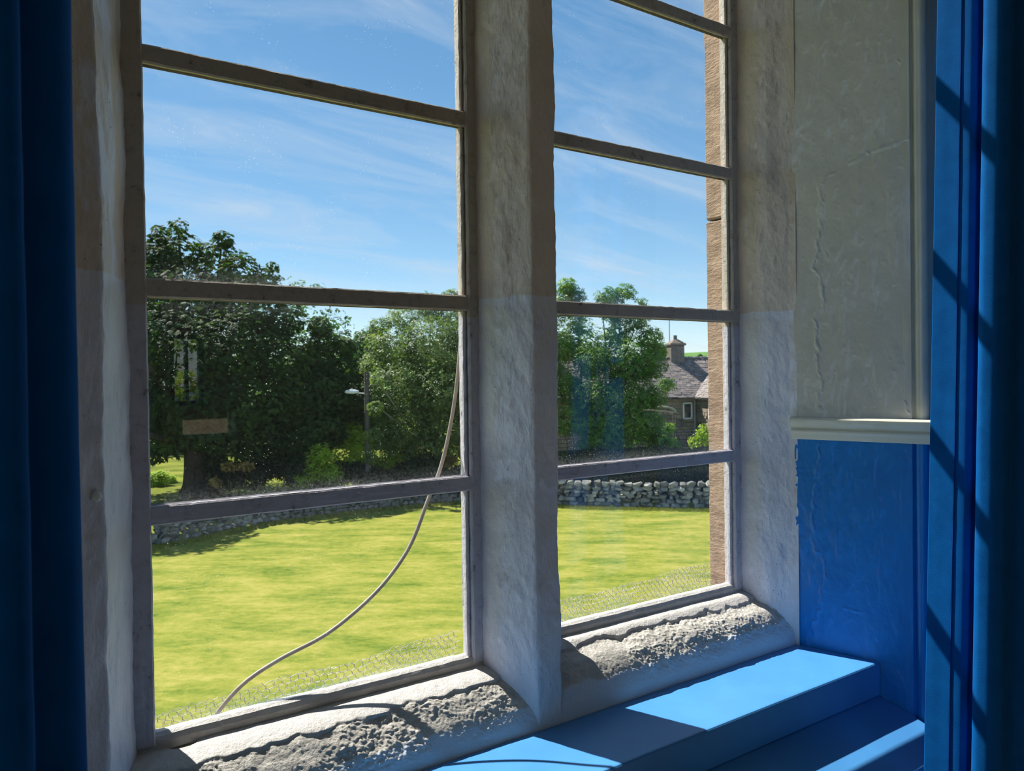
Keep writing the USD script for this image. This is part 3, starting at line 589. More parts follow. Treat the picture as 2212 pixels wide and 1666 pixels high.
def plain_window(n, axis, pos, a0, a1, z0, z1, nx, nz, look, label, fw=.06):
    wdw = thing(f'window_{n}', label, 'window', None, 'structure')
    def m(a, b, c, d):
        lo, hi = ((a, pos - .03, c), (b, pos + .03, d)) if axis == 0 else ((pos - .03, a, c), (pos + .03, b, d))
        return bevel_box(lo, hi, 0.004)
    obj('frame', cat([m(a0, a0 + fw, z0, z1), m(a1 - fw, a1, z0, z1), m(a0, a1, z0, z0 + fw), m(a0, a1, z1 - fw, z1)]), LOOK[look], wdw)
    for k in range(1, nx):
        x = a0 + (a1 - a0) * k / nx
        obj('glazing_bar', m(x - .015, x + .015, z0 + .05, z1 - .05), LOOK[look], wdw)
    for k in range(1, nz):
        z = z0 + (z1 - z0) * k / nz
        obj('glazing_bar', m(a0 + .05, a1 - .05, z - .015, z + .015), LOOK[look], wdw)
plain_window(3, 0, YB - .04, *BW, 2, 1, 'blue_joinery', 'small tall blue framed window in the back wall', .035)
plain_window(5, 0, YB - .2, *BW2, 1, 1, 'white_joinery', 'small low window in the back wall', .02)
plain_window(4, 1, XW - .2, -3.1, -1.0, 0.8, 2.9, 3, 3, 'white_joinery', 'tall white window in the left wall near the curtain')

# ------------------------------------------------------------------ things fixed outside the glass
cpts = [(0.222, -0.452), (0.232, -0.436), (0.248, -0.418), (0.275, -0.397), (0.319, -0.378), (0.378, -0.36), (0.426, -0.335), (0.478, -0.296), (0.517, -0.25), (0.549, -0.183), (0.570, -0.139), (0.587, -0.082), (0.601, -0.011), (0.609, 0.055), (0.615, 0.106), (0.615, 0.157), (0.615, 0.30), (0.615, 0.7), (0.615, 1.3)]
cpath = spline([W(x, 1.036, z) for x, z in cpts], 200)
obj('aerial_cable', tube(cpath, 0.0033, 8), LOOK['cable_rubber'], None, True, 'grey cable curving down outside the left window light', 'cable')
def netting(x0, x1, zt0, zt1, label, seed):
    r = np.random.default_rng(seed)
    cell = 0.0140
    segs = []
    for layer, (yo, dz, sk) in enumerate(((0.054, 0.0, 0.0), (0.068, -0.004, 0.004))):
        nc, nr = int((x1 - x0) / (cell * 0.866)) + 2, 8
        pts = {}
        def pt(i, j):
            if (i, j) not in pts:
                x = x0 + i * cell * 0.5 * 0.90 + sk
                k = j // 2; zz = -(k * 0.75 + (0.25 if (j % 2) else 0.0)) * cell
                f = (x - x0) / (x1 - x0)
                pts[(i, j)] = np.array([x + r.normal(0, .0011), yo + 0.006 * math.sin(x * 21 + layer) + r.normal(0, .0010) + 0.15 * zz, zt0 + (zt1 - zt0) * f + dz + zz * 0.80 + r.normal(0, .0009) + 0.002 * math.sin(x * 37)])
            return pts[(i, j)]
        # honeycomb rows: vertices zigzag, twisted verticals between
        W2 = int((x1 - x0) / (cell * 0.45))
        for k in range(nr):
            for i in range(W2):
                up = (i + k) % 2
                a = pt(i, 2 * k + (0 if up else 1)); b = pt(i + 1, 2 * k + (1 if up else 0))
                segs.append((a, b))
                if not up and k < nr - 1:
                    segs.append((pt(i, 2 * k + 1), pt(i, 2 * k + 2)))
    segs = [(a, b) for a, b in segs if x0 - .002 < a[0] < x1 + .002 and x0 - .002 < b[0] < x1 + .002]
    ms = [tube(np.array([a, (a + b) / 2 + r.normal(0, .0004, 3), b]), 0.00050, 3, False) for a, b in segs]
    t = thing('wire_netting', label, 'wire netting')
    obj('wire_mesh', cat(ms), LOOK['galvanised_wire'], t, False, None, None, None, 'stuff')
netting(1.1 * 0.155, 1.1 * 0.612, wz(-0.4200), wz(-0.4000), 'strip of hexagonal wire netting along the bottom of the left light', 1)
netting(1.1 * 0.760, 1.1 * 1.195, wz(-0.3930), wz(-0.3790), 'strip of hexagonal wire netting along the bottom of the right light', 2)

# ------------------------------------------------------------------ the garden
G = -3.5
def gp(px, depth, z=G):
    """Ground point under picture column px at this depth."""
    p = at(px, CY, depth); return np.array([p[0], p[1], z])
WALLP = [(-260, 22.0), (60, 22.6), (325, 23.4), (600, 27.3), (820, 29.6), (1000, 31.0), (1120, 30.4), (1250, 29.4), (1540, 28.4), (1900, 27.4), (2500, 26.0)]
wall_line = np.array([gp(px, d)[:2] for px, d in WALLP])
near = [(-30, YO + .02), (60, YO + .02)]
c0 = np.array([-26.0, YO]); 
poly = np.vstack([wall_line, [[60, 12], [60, YO], [-30, YO], [-30, 12]]])
import shapely
def flat(poly, z):
    v, f = trimesh.creation.triangulate_polygon(shapely.Polygon(poly), engine='earcut')
    m = trimesh.Trimesh(np.column_stack([v, np.full(len(v), z)]), f, process=False)
    if m.face_normals[:, 2].mean() < 0: m.invert()
    return m
lawn_poly = shapely.Polygon(poly).buffer(0)
if lawn_poly.geom_type != 'Polygon': lawn_poly = max(lawn_poly.geoms, key=lambda g: g.area)
obj('lawn', flat(np.array(lawn_poly.exterior.coords)[:-1], G + 0.002), LOOK['lawn_turf'], None, False, 'mown yellow-green lawn between the house and the dry stone wall', 'lawn', None, 'structure')
obj('ground', flat(np.array([(-700, -60), (900, -60), (900, 900), (-700, 900)]), G - 0.03), LOOK['rough_ground'], None, False, 'rough grassy ground beyond the dry stone wall', 'ground', None, 'structure')
# grass blades, one patch of turf repeated over the part of the lawn in view
def turf(n, size, seed):
    r = np.random.default_rng(seed)
    xy = r.uniform(-size / 2, size / 2, (n, 2)); h = r.uniform(0.05, 0.13, n); w_ = r.uniform(0.004, 0.008, n)
    a = r.uniform(0, 2 * np.pi, n); lean = r.normal(0, 0.016, (n, 2))
    b = np.column_stack([xy, np.zeros(n)])
    s = np.column_stack([np.cos(a) * w_, np.sin(a) * w_, np.zeros(n)])
    v = np.stack([b - s, b + s, np.column_stack([xy + lean, h])], 1).reshape(-1, 3)
    return trimesh.Trimesh(v, np.arange(3 * n).reshape(-1, 3), process=False)
pi = UsdGeom.PointInstancer.Define(stage, '/World/grass')
tag(pi.GetPrim(), 'longer grass blades left along the foot of the dry stone wall', 'grass', None, 'stuff')
protos = []
for k in range(3):
    usdkit.mesh(stage, f'/World/grass/turf_patch_{k:03d}' if k else '/World/grass/turf_patch', turf(130, 0.42, 100 + k), LOOK['lawn_blades'])
    protos.append(f'/World/grass/turf_patch_{k:03d}' if k else '/World/grass/turf_patch')
pi.CreatePrototypesRel().SetTargets([Sdf.Path(p) for p in protos])
pos = []
shp = lawn_poly.buffer(-0.15)
minx, miny, maxx, maxy = shp.bounds
for q_ in [a_ + (b_ - a_) * t_ for a_, b_ in zip(wall_line[:-1], wall_line[1:]) for t_ in np.arange(0, 1, 0.22 / np.linalg.norm(b_ - a_))]:
    for o_ in (0.42, 0.62):
        back_ = (EYE[:2] - q_) / np.linalg.norm(EYE[:2] - q_); x, y = q_ + back_ * o_
        d = np.array([x, y, G]) - EYE
        zc = d @ FWD
        if zc < 7: continue
        px, py = CX + FPX * (d @ RIGHT) / zc, CY - FPX * (d @ UP) / zc
        if 200 < px < 1700 and 980 < py < 1720: pos.append((x, y))
pos = np.array(pos)
pos = pos[shapely.contains_xy(shp, pos[:, 0], pos[:, 1])]
pos = pos + rng.uniform(-.08, .08, pos.shape)
npos = len(pos)
pi.CreatePositionsAttr(Vt.Vec3fArray.FromNumpy(np.column_stack([pos, np.full(npos, G)]).astype(np.float32)))
pi.CreateProtoIndicesAttr(Vt.IntArray.FromNumpy(rng.integers(0, 3, npos).astype(np.int32)))
ang = rng.uniform(0, 2 * np.pi, npos)
pi.CreateOrientationsAttr(Vt.QuathArray([Gf.Quath(float(math.cos(a / 2)), 0.0, 0.0, float(math.sin(a / 2))) for a in ang]))

# the dry stone wall: stones laid in courses along the bend, a row of upright copes on top
def boulder(sx, sy, sz_, r, n=16):
    p = r.normal(size=(n, 3)); p /= np.linalg.norm(p, axis=1, keepdims=True)
    p = np.sign(p) * np.abs(p) ** 0.72
    p *= np.array([sx, sy, sz_]) / 2 * r.uniform(0.85, 1.08, (n, 1))
    return trimesh.convex.convex_hull(p)
def wall_stones():
    r = np.random.default_rng(77)
    from scipy.interpolate import PchipInterpolator
    s = np.concatenate([[0], np.cumsum(np.linalg.norm(np.diff(wall_line, axis=0), axis=1))])
    f = PchipInterpolator(s, wall_line)
    out = []
    z, row = 0.0, 0
    while z < 0.86:
        top = z > 0.66
        h = 0.20 if top else r.uniform(0.13, 0.20)
        u = r.uniform(0, .3)
        while u < s[-1]:
            wd = r.uniform(0.24, 0.42) if top else r.uniform(0.16, 0.42)
            p, q = f(u), f(min(u + .1, s[-1])); t = (q - p); t = t / max(np.linalg.norm(t), 1e-6)
            hh = h * r.uniform(0.9, 1.2)
            m = boulder(wd * 1.14, 0.36, hh * 1.24, r)
            a = math.atan2(t[1], t[0]); R = trimesh.transformations.rotation_matrix(a, [0, 0, 1]) @ trimesh.transformations.rotation_matrix(r.normal(0, .12), [0, 1, 0])
            m.apply_transform(R)
            lat = np.array([-t[1], t[0]]) * (r.normal(0, .02) + 0.06 * z)
            m.apply_translation([p[0] + lat[0], p[1] + lat[1], G + z + hh / 2])
            out.append(m)
            u += wd
        z += h * 0.95; row += 1
    return out
stones = wall_stones()
dw = thing('dry_stone_wall', 'low grey dry stone wall bending round the far edge of the lawn', 'wall')
def view(m):
    d = m.centroid - EYE; zc = d @ FWD
    return CX + FPX * (d @ RIGHT) / zc, CY - FPX * (d @ UP) / zc, zc
vis, rest = [], []
for m in stones:
    px, py, zc = view(m)
    (vis if (1205 < px < 1550 or 940 < px < 1012 and py < 1032 or 318 < px < 600 and py > 1092) else rest).append(m)
vis = sorted(vis, key=lambda m: -m.extents[2] * np.hypot(m.extents[0], m.extents[1]))
rest += vis[300:]
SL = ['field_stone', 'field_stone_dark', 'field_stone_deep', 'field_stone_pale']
for k, m in enumerate(vis[:300]):
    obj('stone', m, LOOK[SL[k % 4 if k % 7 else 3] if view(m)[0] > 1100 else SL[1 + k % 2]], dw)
obj('other_stones', cat(rest), LOOK['field_stone_deep'], dw, False, None, None, None, 'stuff')

# ------------------------------------------------------------------ trees and shrubs
def frames(nrm, r):
    a = np.cross(nrm, r.normal(size=nrm.shape)); a /= np.maximum(np.linalg.norm(a, axis=1, keepdims=True), 1e-9)
    return a, np.cross(nrm, a)
def leaves(P, nrm, size, r, kind):
    """Folded leaf blades at the points P: 'palm' spreads five leaflets, 'single' one blade, 'spray' three along a twig."""
    a, b = frames(nrm, r)
    V = []
    def blade(o, d, sdir, L, w_, n):
        tip = o + d * L[:, None] - n * (0.22 * L)[:, None]
        mid = o + d * (0.5 * L)[:, None]
        V.append(np.stack([o, mid - sdir * w_[:, None] - n * (0.06 * L)[:, None], mid, tip, mid + sdir * w_[:, None] - n * (0.06 * L)[:, None]], 1))
    L = size * r.uniform(0.7, 1.25, len(P))
    if kind == 'palm':
        for k in range(5):
            t = (k - 2) * 0.62
            d = math.cos(t) * a + math.sin(t) * b; s = -math.sin(t) * a + math.cos(t) * b
            blade(P, d, s, L * (1 - 0.09 * abs(k - 2)), L * 0.17, nrm)
    elif kind == 'spray':
        for k in range(3):
            t = (k - 1) * 0.9
            d = math.cos(t) * a + math.sin(t) * b; s = -math.sin(t) * a + math.cos(t) * b
            blade(P + a * (0.5 * L * (k % 2))[:, None], d, s, L, L * 0.27, nrm)
    else:
        blade(P, a, b, L, L * 0.33, nrm)
    V = np.concatenate(V, 0)
    n = len(V)
    F = np.array([[0, 1, 3], [0, 3, 4]])
    return trimesh.Trimesh(V.reshape(-1, 3), (np.arange(n)[:, None, None] * 5 + F[None]).reshape(-1, 3), process=False)
def crown(lumps, count, size, seed, kind, shell=0.5, droop=0.25):
    r = np.random.default_rng(seed)
    C = np.array([l[0] for l in lumps]); R = np.array([l[1] for l in lumps], float)
    if R.ndim == 1: R = np.repeat(R[:, None], 3, 1)
    area = (R[:, 0] * R[:, 2]); k = r.choice(len(C), count, p=area / area.sum())
    d = r.normal(size=(count, 3)); d /= np.linalg.norm(d, axis=1, keepdims=True)
    rad = (shell + (1 - shell) * r.uniform(0, 1, count) ** 0.6)[:, None]
    P = C[k] + d * R[k] * rad
    w_ = fbm(P * 1.1, 2, seed + 1)
    keep = w_ > 0.30
    P, d = P[keep], d[keep]
    P = P + d * (0.35 * R[k][keep].mean(1, keepdims=True) * (fbm(P * 0.9, 3, seed + 2)[:, None] - 0.5))
    P[:, 2] = np.maximum(P[:, 2], G + 0.05)
    n = d * 0.7 + np.array([0, 0, 0.75]) + r.normal(0, 0.38, d.shape); n /= np.linalg.norm(n, axis=1, keepdims=True)
    return leaves(P, n, size, r, kind)
def lump(px, py, depth, rpx, squash=0.85, dd=0.0):
    rr = rpx * depth / FPX
    return (at(px, py, depth) + np.array([FWD[0], FWD[1], 0]) * dd, (rr, rr, rr * squash))
def trunk_mesh(base, top, r0, r1, lumps, seed, limbs=9, n=9):
    r = np.random.default_rng(seed)
    base, top = np.array(base, float), np.array(top, float)
    t = np.linspace(0, 1, 12)[:, None]
    path = base + (top - base) * t + 0.25 * np.sin(t * 5 + seed) * np.array([[1.0, .5, 0]]) * t
    rad = r0 + (r1 - r0) * t[:, 0] + 0.5 * r0 * np.exp(-t[:, 0] * 14)
    tm = tube(path, rad, n)
    lm = []
    for c in [lumps[i] for i in r.permutation(len(lumps))[:limbs]]:
        s = path[int(r.integers(3, 9))]; e = np.array(c[0])
        u = np.linspace(0, 1, 7)[:, None]
        q = s + (e - s) * u + np.array([0, 0, -0.12 * np.linalg.norm(e - s)]) * (u * (1 - u) * 2) + r.normal(0, .06, (7, 3)) * u
        lm.append(tube(q, np.linspace(r1 * 0.9, r1 * 0.15, 7), 6))
    return tm, cat(lm)
def tree(name, label, lumps, count, size, seed, kind, leaf, base, r0, barklook='bark', group=None, limbs=9, category='tree', shell=0.5):
    t = thing(name, label, category, group)
    top = np.mean([l[0] for l in lumps], 0)
    tm, lm = trunk_mesh(base, top, r0, r0 * 0.35, lumps, seed, limbs)
    obj('trunk', tm, LOOK[barklook], t, True)
    obj('branches', lm, LOOK[barklook], t, True)
    obj('foliage', crown(lumps, count, size, seed, kind, shell), LOOK[leaf], t, False, None, None, None, 'stuff')
    return t
D = 34.0
L1 = [lump(170, 700, 27, 110), lump(115, 620, 27.5, 100), lump(222, 810, 26.5, 62), lump(262, 720, 28, 75), lump(170, 860, 26, 90), lump(385, 488, D, 22), lump(345, 505, D, 24), lump(480, 520, D, 26), lump(445, 545, D, 26), lump(590, 578, D, 16), lump(380, 545, D, 62), lump(345, 560, D, 60), lump(310, 560, D, 60, dd=1), lump(470, 570, D, 62), lump(520, 590, D - .8, 52), lump(575, 600, D - .5, 34), lump(430, 640, D - 1, 90), lump(330, 650, D - 1, 95), lump(540, 660, D - 1.2, 80), lump(610, 690, D - .5, 55),
      lump(380, 740, D - 2.5, 110), lump(500, 760, D - 2.5, 110), lump(600, 780, D - 1.5, 80), lump(300, 780, D - 2, 110), lump(420, 850, D - 3, 105), lump(540, 870, D - 2.6, 100), lump(330, 880, D - 2.6, 95), lump(620, 880, D - 1, 70), lump(450, 930, D - 2.6, 80, .6), lump(380, 935, D - 2.4, 70, .6), lump(560, 950, D - 1.6, 75, .6),
      lump(660, 900, D, 90), lump(640, 980, D - .5, 60, .7), lump(500, 985, D - .5, 70, .5), lump(580, 1000, D - .3, 60, .6), lump(330, 960, D - 1.5, 70, .7), lump(240, 640, D, 120), lump(200, 800, D, 130), lump(150, 560, D, 100), lump(450, 720, D + 2, 150), lump(400, 820, D + 2.5, 150)]
tree('horse_chestnut', 'large dark horse chestnut tree behind the wall at the left of the left light', L1, 36000, 0.20, 41, 'palm', 'chestnut_leaf', gp(428, 33.2), 0.62, limbs=12)
D = 34.0
L2 = [lump(690, 705, D, 28), lump(700, 740, D, 36), lump(745, 750, D, 28), lump(680, 780, D, 50), lump(740, 800, D, 42), lump(700, 850, D - 1, 58), lump(650, 860, D - 1, 60), lump(745, 870, D, 36), lump(690, 920, D - 1, 60), lump(630, 940, D - 1, 55), lump(600, 900, D, 70), lump(735, 940, D, 32), lump(655, 990, D - 1, 40), lump(600, 990, D, 50), lump(680, 830, D + 2, 90), lump(775, 860, D + 1.5, 40), lump(780, 800, D + 2, 30), lump(770, 920, D + 1, 40)]
tree('sycamore', 'narrow dark sycamore tree between the horse chestnut and the whitebeam', L2, 17000, 0.17, 43, 'palm', 'sycamore_leaf', gp(690, 35), 0.30)
D = 35.0
L3 = [lump(870, 690, D, 40), lump(930, 665, D, 40), lump(990, 680, D, 55), lump(915, 640, D, 16), lump(975, 640, D, 22), lump(820, 710, D, 30), lump(812, 880, 31.0, 20), lump(806, 940, 31.0, 22), lump(815, 820, 31, 16), lump(800, 985, 30.8, 18), lump(805, 730, D, 22), lump(850, 750, D - 1, 60), lump(940, 750, D - 1.5, 80), lump(1030, 760, D - 1, 90), lump(815, 790, D, 42), lump(870, 830, D - 2, 80), lump(960, 840, D - 2.2, 90), lump(1050, 850, D - 2, 100), lump(830, 880, D - 1, 45), lump(880, 920, D - 2, 70), lump(960, 930, D - 2.2, 75), lump(1050, 930, D - 2, 80), lump(850, 960, D - 1.2, 45), lump(920, 970, D - 2, 50), lump(940, 820, D + 2, 130), lump(1080, 720, D, 70), lump(1010, 960, D - 1.5, 50)]
tree('whitebeam', 'bright silvery-leaved tree behind the cable at the right of the left light', L3, 42000, 0.115, 47, 'spray', 'whitebeam_leaf', gp(960, 35.2), 0.22, 'bark_pale')
D = 33.0
L4 = [lump(1225, 620, D, 26), lump(1245, 640, D, 26), lump(1215, 660, D, 40), lump(1310, 640, D, 28), lump(1350, 635, D, 26), lump(1325, 670, D, 36), lump(1385, 655, D, 16), lump(1375, 690, D, 30), lump(1255, 700, D, 30), lump(1330, 720, D, 40), lump(1400, 730, D, 34), lump(1425, 760, D, 18), lump(1220, 750, D - .6, 40), lump(1280, 775, D - 1, 50), lump(1350, 780, D - 1, 60), lump(1400, 790, D - .8, 42), lump(1225, 830, D - 1, 50), lump(1290, 850, D - 1.4, 60), lump(1360, 850, D - 1.2, 60), lump(1410, 860, D - .8, 36), lump(1230, 900, D - 1, 55), lump(1300, 920, D - 1.4, 60), lump(1365, 910, D - 1, 50), lump(1405, 910, D - .6, 36), lump(1330, 960, D - 1, 45), lump(1275, 960, D - 1, 35), lump(1440, 830, D, 20), lump(1392, 935, D, 34), lump(1420, 950, D, 32), lump(1448, 965, D, 26), lump(1445, 925, D, 14), lump(1350, 985, D, 34), lump(1405, 985, D, 34), lump(1460, 990, D, 24), lump(1160, 800, D, 70), lump(1150, 700, D, 60)]
tree('ash', 'loose light green tree in front of the cottage in the right light', L4, 26000, 0.115, 53, 'spray', 'ash_leaf', gp(1243, 33.0), 0.20, 'bark', limbs=14, shell=0.35)
def shrub(name, label, lumps, count, size, seed, leaf, kind='spray', group=None, category='shrub'):
    t = thing(name, label, category, group)
    c = np.mean([l[0] for l in lumps], 0)
    r = np.random.default_rng(seed)
    st = [tube(np.array([[c[0], c[1], G - .05], (np.array([c[0], c[1], G]) + l[0]) / 2 + r.normal(0, .05, 3), l[0]]), [.03, .02, .008], 5) for l in lumps for _ in range(2)]
    obj('stems', cat(st), LOOK['bark'], t)
    obj('foliage', crown(lumps, count, size, seed, kind, 0.3), LOOK[leaf], t, False, None, None, None, 'stuff')
shrub('shrub', 'lime green shrub under the sycamore in the left light', [lump(695, 985, 31.5, 34), lump(680, 1015, 31.5, 36), lump(715, 1020, 31.5, 30), lump(655, 1030, 31.3, 25)], 1500, 0.13, 61, 'lime_shrub_leaf')
shrub('shrub', 'yellow-green shrub beside the lamp post foot', [lump(760, 930, 34, 26), lump(775, 960, 33.5, 34), lump(750, 985, 33.5, 34), lump(795, 1000, 33, 30), lump(760, 1015, 33, 36)], 1900, 0.13, 67, 'lime_shrub_leaf')
shrub('shrub', 'low pale shrub with orange tints below the silvery tree', [lump(890, 985, 33.5, 28), lump(925, 1000, 33.3, 26), lump(860, 1000, 33.2, 30), lump(830, 1010, 33, 28)], 1200, 0.11, 71, 'lime_shrub_leaf')
shrub('dry_bush', 'small bush with orange dry leaves right of the cable near the wall', [lump(960, 1000, 32.6, 17), lump(975, 992, 32.8, 14)], 380, 0.12, 73, 'dry_leaf')
shrub('goldenrod', 'upright yellow-green plant in front of the sunlit cottage wall', [lump(1520, 935, 41, 14, 1.6), lump(1508, 945, 41, 11, 1.8), lump(1530, 950, 41, 14, 1.4), lump(1494, 955, 41, 9, 1.6), lump(1515, 970, 40.8, 22)], 900, 0.12, 79, 'lime_shrub_leaf', 'single')
shrub('rough_plants', 'clump of dry tan plants under the horse chestnut crown', [lump(495, 1006, 30.4, 16, .5), lump(530, 1006, 30.4, 18, .5), lump(465, 1040, 29.6, 12, .6)], 500, 0.2, 83, 'dry_leaf', 'single')
shrub('shrub', 'sunny yellow bush left of the horse chestnut trunk', [lump(345, 1035, 37, 22), lump(365, 1040, 38, 18), lump(320, 1040, 37, 24)], 800, 0.16, 89, 'lime_shrub_leaf')
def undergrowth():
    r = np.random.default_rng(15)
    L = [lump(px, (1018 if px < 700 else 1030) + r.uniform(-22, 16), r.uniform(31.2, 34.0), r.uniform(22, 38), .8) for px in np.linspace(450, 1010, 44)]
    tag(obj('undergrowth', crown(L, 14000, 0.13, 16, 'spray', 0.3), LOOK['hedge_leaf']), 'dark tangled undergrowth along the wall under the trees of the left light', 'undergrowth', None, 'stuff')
undergrowth()
# dark clipped hedge behind the wall on the right
def hedge():
    r = np.random.default_rng(5)
    n = 15000
    a, b = gp(1205, 31.6), gp(1700, 30.4)
    u = r.uniform(0, 1, n); f = r.uniform(0, 1, n)
    side = r.uniform(0, 1, n)
    d = (b - a) / np.linalg.norm(b - a); nn = np.array([-d[1], d[0], 0])
    if nn @ FWD > 0: nn = -nn
    h = 1.95 + 0.25 * (fbm(np.column_stack([u * 9, u * 0, u * 0]), 2, 3) - .5)
    top = side > 0.72
    depth = np.where(top, r.uniform(-0.45, 0.35, n), 0.35 + 0.12 * fbm(np.column_stack([u * 30, f * 6, f * 0]), 2, 4))
    z = np.where(top, h, f * h)
    P = a + (b - a) * u[:, None] + nn * depth[:, None] + np.column_stack([np.zeros((n, 2)), z])
    nv = np.where(top[:, None], np.array([0, 0, 1.0]), nn) + r.normal(0, .45, (n, 3)); nv /= np.linalg.norm(nv, axis=1, keepdims=True)
    return leaves(P, nv, 0.085, r, 'spray'), bevel_box_line(a, b, nn, 0.28, 1.8)
def bevel_box_line(a, b, nn, half, h):
    v = np.array([a - nn * half, b - nn * half, b + nn * half, a + nn * half])
    v = np.vstack([v, v + np.array([0, 0, h])])
    return trimesh.convex.convex_hull(v)
hl, hb = hedge()
hg = thing('hedge', 'dark green hedge behind the dry stone wall in the right light', 'hedge')
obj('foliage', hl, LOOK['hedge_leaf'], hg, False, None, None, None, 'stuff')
obj('stems', hb, LOOK['bark'], hg)
# far trees beyond the cottage, and hills
for k, (px, py, dpt, rp, lab) in enumerate(((1512, 769, 150, 5, 'small single far tree on the field behind the cottage roof'), (1420, 765, 90, 26, 'round far tree just left of the cottage chimney'), (800, 742, 120, 40, 'pale far tree in the gap left of the silvery tree'), (640, 700, 110, 120, 'far green tree standing behind the sycamore'), (430, 860, 56, 125, 'far tree hidden behind the horse chestnut'), (600, 880, 76, 100, 'far tree hidden behind the chestnut and the sycamore'), (770, 885, 58, 80, 'far tree behind the street lamp'), (1240, 745, 120, 70, 'far green tree behind the ash at the mullion'))):
    L = [lump(px, py, dpt, rp), lump(px - rp * .5, py + rp * .5, dpt, rp * .8), lump(px + rp * .5, py + rp * .6, dpt, rp * .8), lump(px, py + rp * 1.6, dpt, rp * .8)]
    tree('far_tree', lab, L, 1800, 0.14 if rp < 20 else 0.6, 200 + k, 'spray', 'far_leaf', gp(px, dpt), 0.3, limbs=3)
def hill(name, px0, px1, depth, top, seed, label):
    n, k = 120, 10
    a = np.linspace(px0, px1, n); P = []
    for i, s in enumerate(np.linspace(0, 1, k)):
        for x in a:
            p = gp(x, depth * (0.55 + 0.45 * s))
            p[2] = G - 0.5 + (top - G) * (math.sin(s * math.pi / 2) ** 1.5) * (0.8 + 0.4 * noise(np.array([x / 260.0, seed * 1.0, 0.3])))
            P.append(p)
    f = grid_faces(k, n)
    m = quads(np.array(P), f)
    if m.face_normals[:, 2].mean() < 0: m.invert()
    obj(name, m, LOOK['far_field'], None, True, label, 'hill', None, 'structure')
hill('hill', -1500, 4200, 520, 17.0, 4, 'green fields on the low hill at the skyline')

# ------------------------------------------------------------------ the stone cottage
HU = np.array([math.sin(math.radians(110.9)), math.cos(math.radians(110.9)), 0.0])   # along its ridge, to the right
HN = np.array([math.sin(math.radians(200.9)), math.cos(math.radians(200.9)), 0.0])   # out of its front
HO = gp(1503, 45.0)
EAVE, RUN = 3.72, 2.75
PITCHR = math.radians(39.5)
RISE = RUN * math.tan(PITCHR)
def hp(s, t, z):
    """Cottage coordinates: s along the ridge, t out of the front, z above ground."""
    return HO + HU * s + HN * t + np.array([0, 0, z])
ct = thing('cottage', 'brown stone cottage with a stone-slated roof beyond the garden in the right light', 'house')
def hbox(s0, s1, t0, t1, z0, z1, bev=0.0):
    b = (bevel_box if bev else box)(*(((s0, t0, z0), (s1, t1, z1)) + ((bev,) if bev else ())))
    v = np.array(b.vertices)
    m = trimesh.Trimesh(HO + v[:, :1] * HU + v[:, 1:2] * HN + v[:, 2:] * np.array([0, 0, 1.0]), b.faces, process=False)
    if m.volume < 0: m.invert()
    return m
S0, S1, T1 = -13.0, 5.5, 4.2
def hpoly(pts):
    v = np.array([hp(*p) for p in pts]); return trimesh.convex.convex_hull(v)
core = cat([hbox(S0, S1, -2 * RUN, -0.12, 0, EAVE - .05), hbox(0.12, S1, -.2, T1, 0, EAVE - .05)])
obj('walls', core, LOOK['mortar'], ct)
und = cat([hpoly([(S0, .18, EAVE - .1), (S1, .18, EAVE - .1), (S0, -RUN, EAVE + RISE - .02), (S1, -RUN, EAVE + RISE - .02), (S0, -2 * RUN - .2, EAVE - .1), (S1, -2 * RUN - .2, EAVE - .1)]),
           hpoly([(-.18, T1, EAVE - .1), (S1 + .2, T1, EAVE - .1), (RUN, T1, EAVE + RISE - .02), (-.18, .2, EAVE - .1), (S1 + .2, .2, EAVE - .1), (RUN, -RUN, EAVE + RISE - .02)])])
obj('roof', und, LOOK['roof_slate_dark'], ct)
hr = np.random.default_rng(31)
def slate(c, along, down, wd, ln, th, up):
    a, d, n = along * wd / 2, down * ln, up * th
    v = np.array([c - a, c + a, c + a + d, c - a + d]); v = np.vstack([v, v + n])
    return trimesh.Trimesh(v, np.array([[0, 2, 1], [0, 3, 2], [4, 5, 6], [4, 6, 7], [0, 1, 5], [0, 5, 4], [1, 2, 6], [1, 6, 5], [2, 3, 7], [2, 7, 6], [3, 0, 4], [3, 4, 7]]), process=False)
def slates(plane):
    out = []
    sl_len = (RUN + .2) / math.cos(PITCHR)
    n = 21
    for i in range(n):
        q0 = i / n; step = sl_len / n
        off = hr.uniform(0, .3)
        lo, hi = (S0, RUN) if plane == 'main' else (0.0, T1 + RUN)
        u = lo + off
        while u < hi:
            wd = hr.uniform(0.22, 0.40)
            dn = q0 * (RUN + .2)
            if plane == 'main':
                s, t = u, -RUN + dn
                if s > max(0, -t) - .05 and s > -.1 and t > -RUN + 0.0 and s > -t: u += wd; continue
                c = hp(s, t, EAVE + RISE - dn * math.tan(PITCHR)); down = HN * math.cos(PITCHR) - np.array([0, 0, math.sin(PITCHR)]); up = HN * math.sin(PITCHR) + np.array([0, 0, math.cos(PITCHR)]); al = HU
            else:
                s, t = RUN - dn, T1 - u
                if t < -s: u += wd; continue
                c = hp(s, t, EAVE + RISE - dn * math.tan(PITCHR)); down = -HU * math.cos(PITCHR) - np.array([0, 0, math.sin(PITCHR)]); up = -HU * math.sin(PITCHR) + np.array([0, 0, math.cos(PITCHR)]); al = HN
            out.append(slate(c + up * hr.uniform(0.012, 0.03), al, down + up * 0.06, wd * 0.95, step * 1.25, hr.uniform(.018, .032), up))
            u += wd
    return out
def split(ms, test, cap):
    a, b = [], []
    for m in ms:
        (a if test(*view(m)[:2]) and len(a) < cap else b).append(m)
    return a, b
inview = lambda px, py: 1412 < px < 1542 and 735 < py < 870
sv, sr = split(slates('main') + slates('wing'), inview, 300)
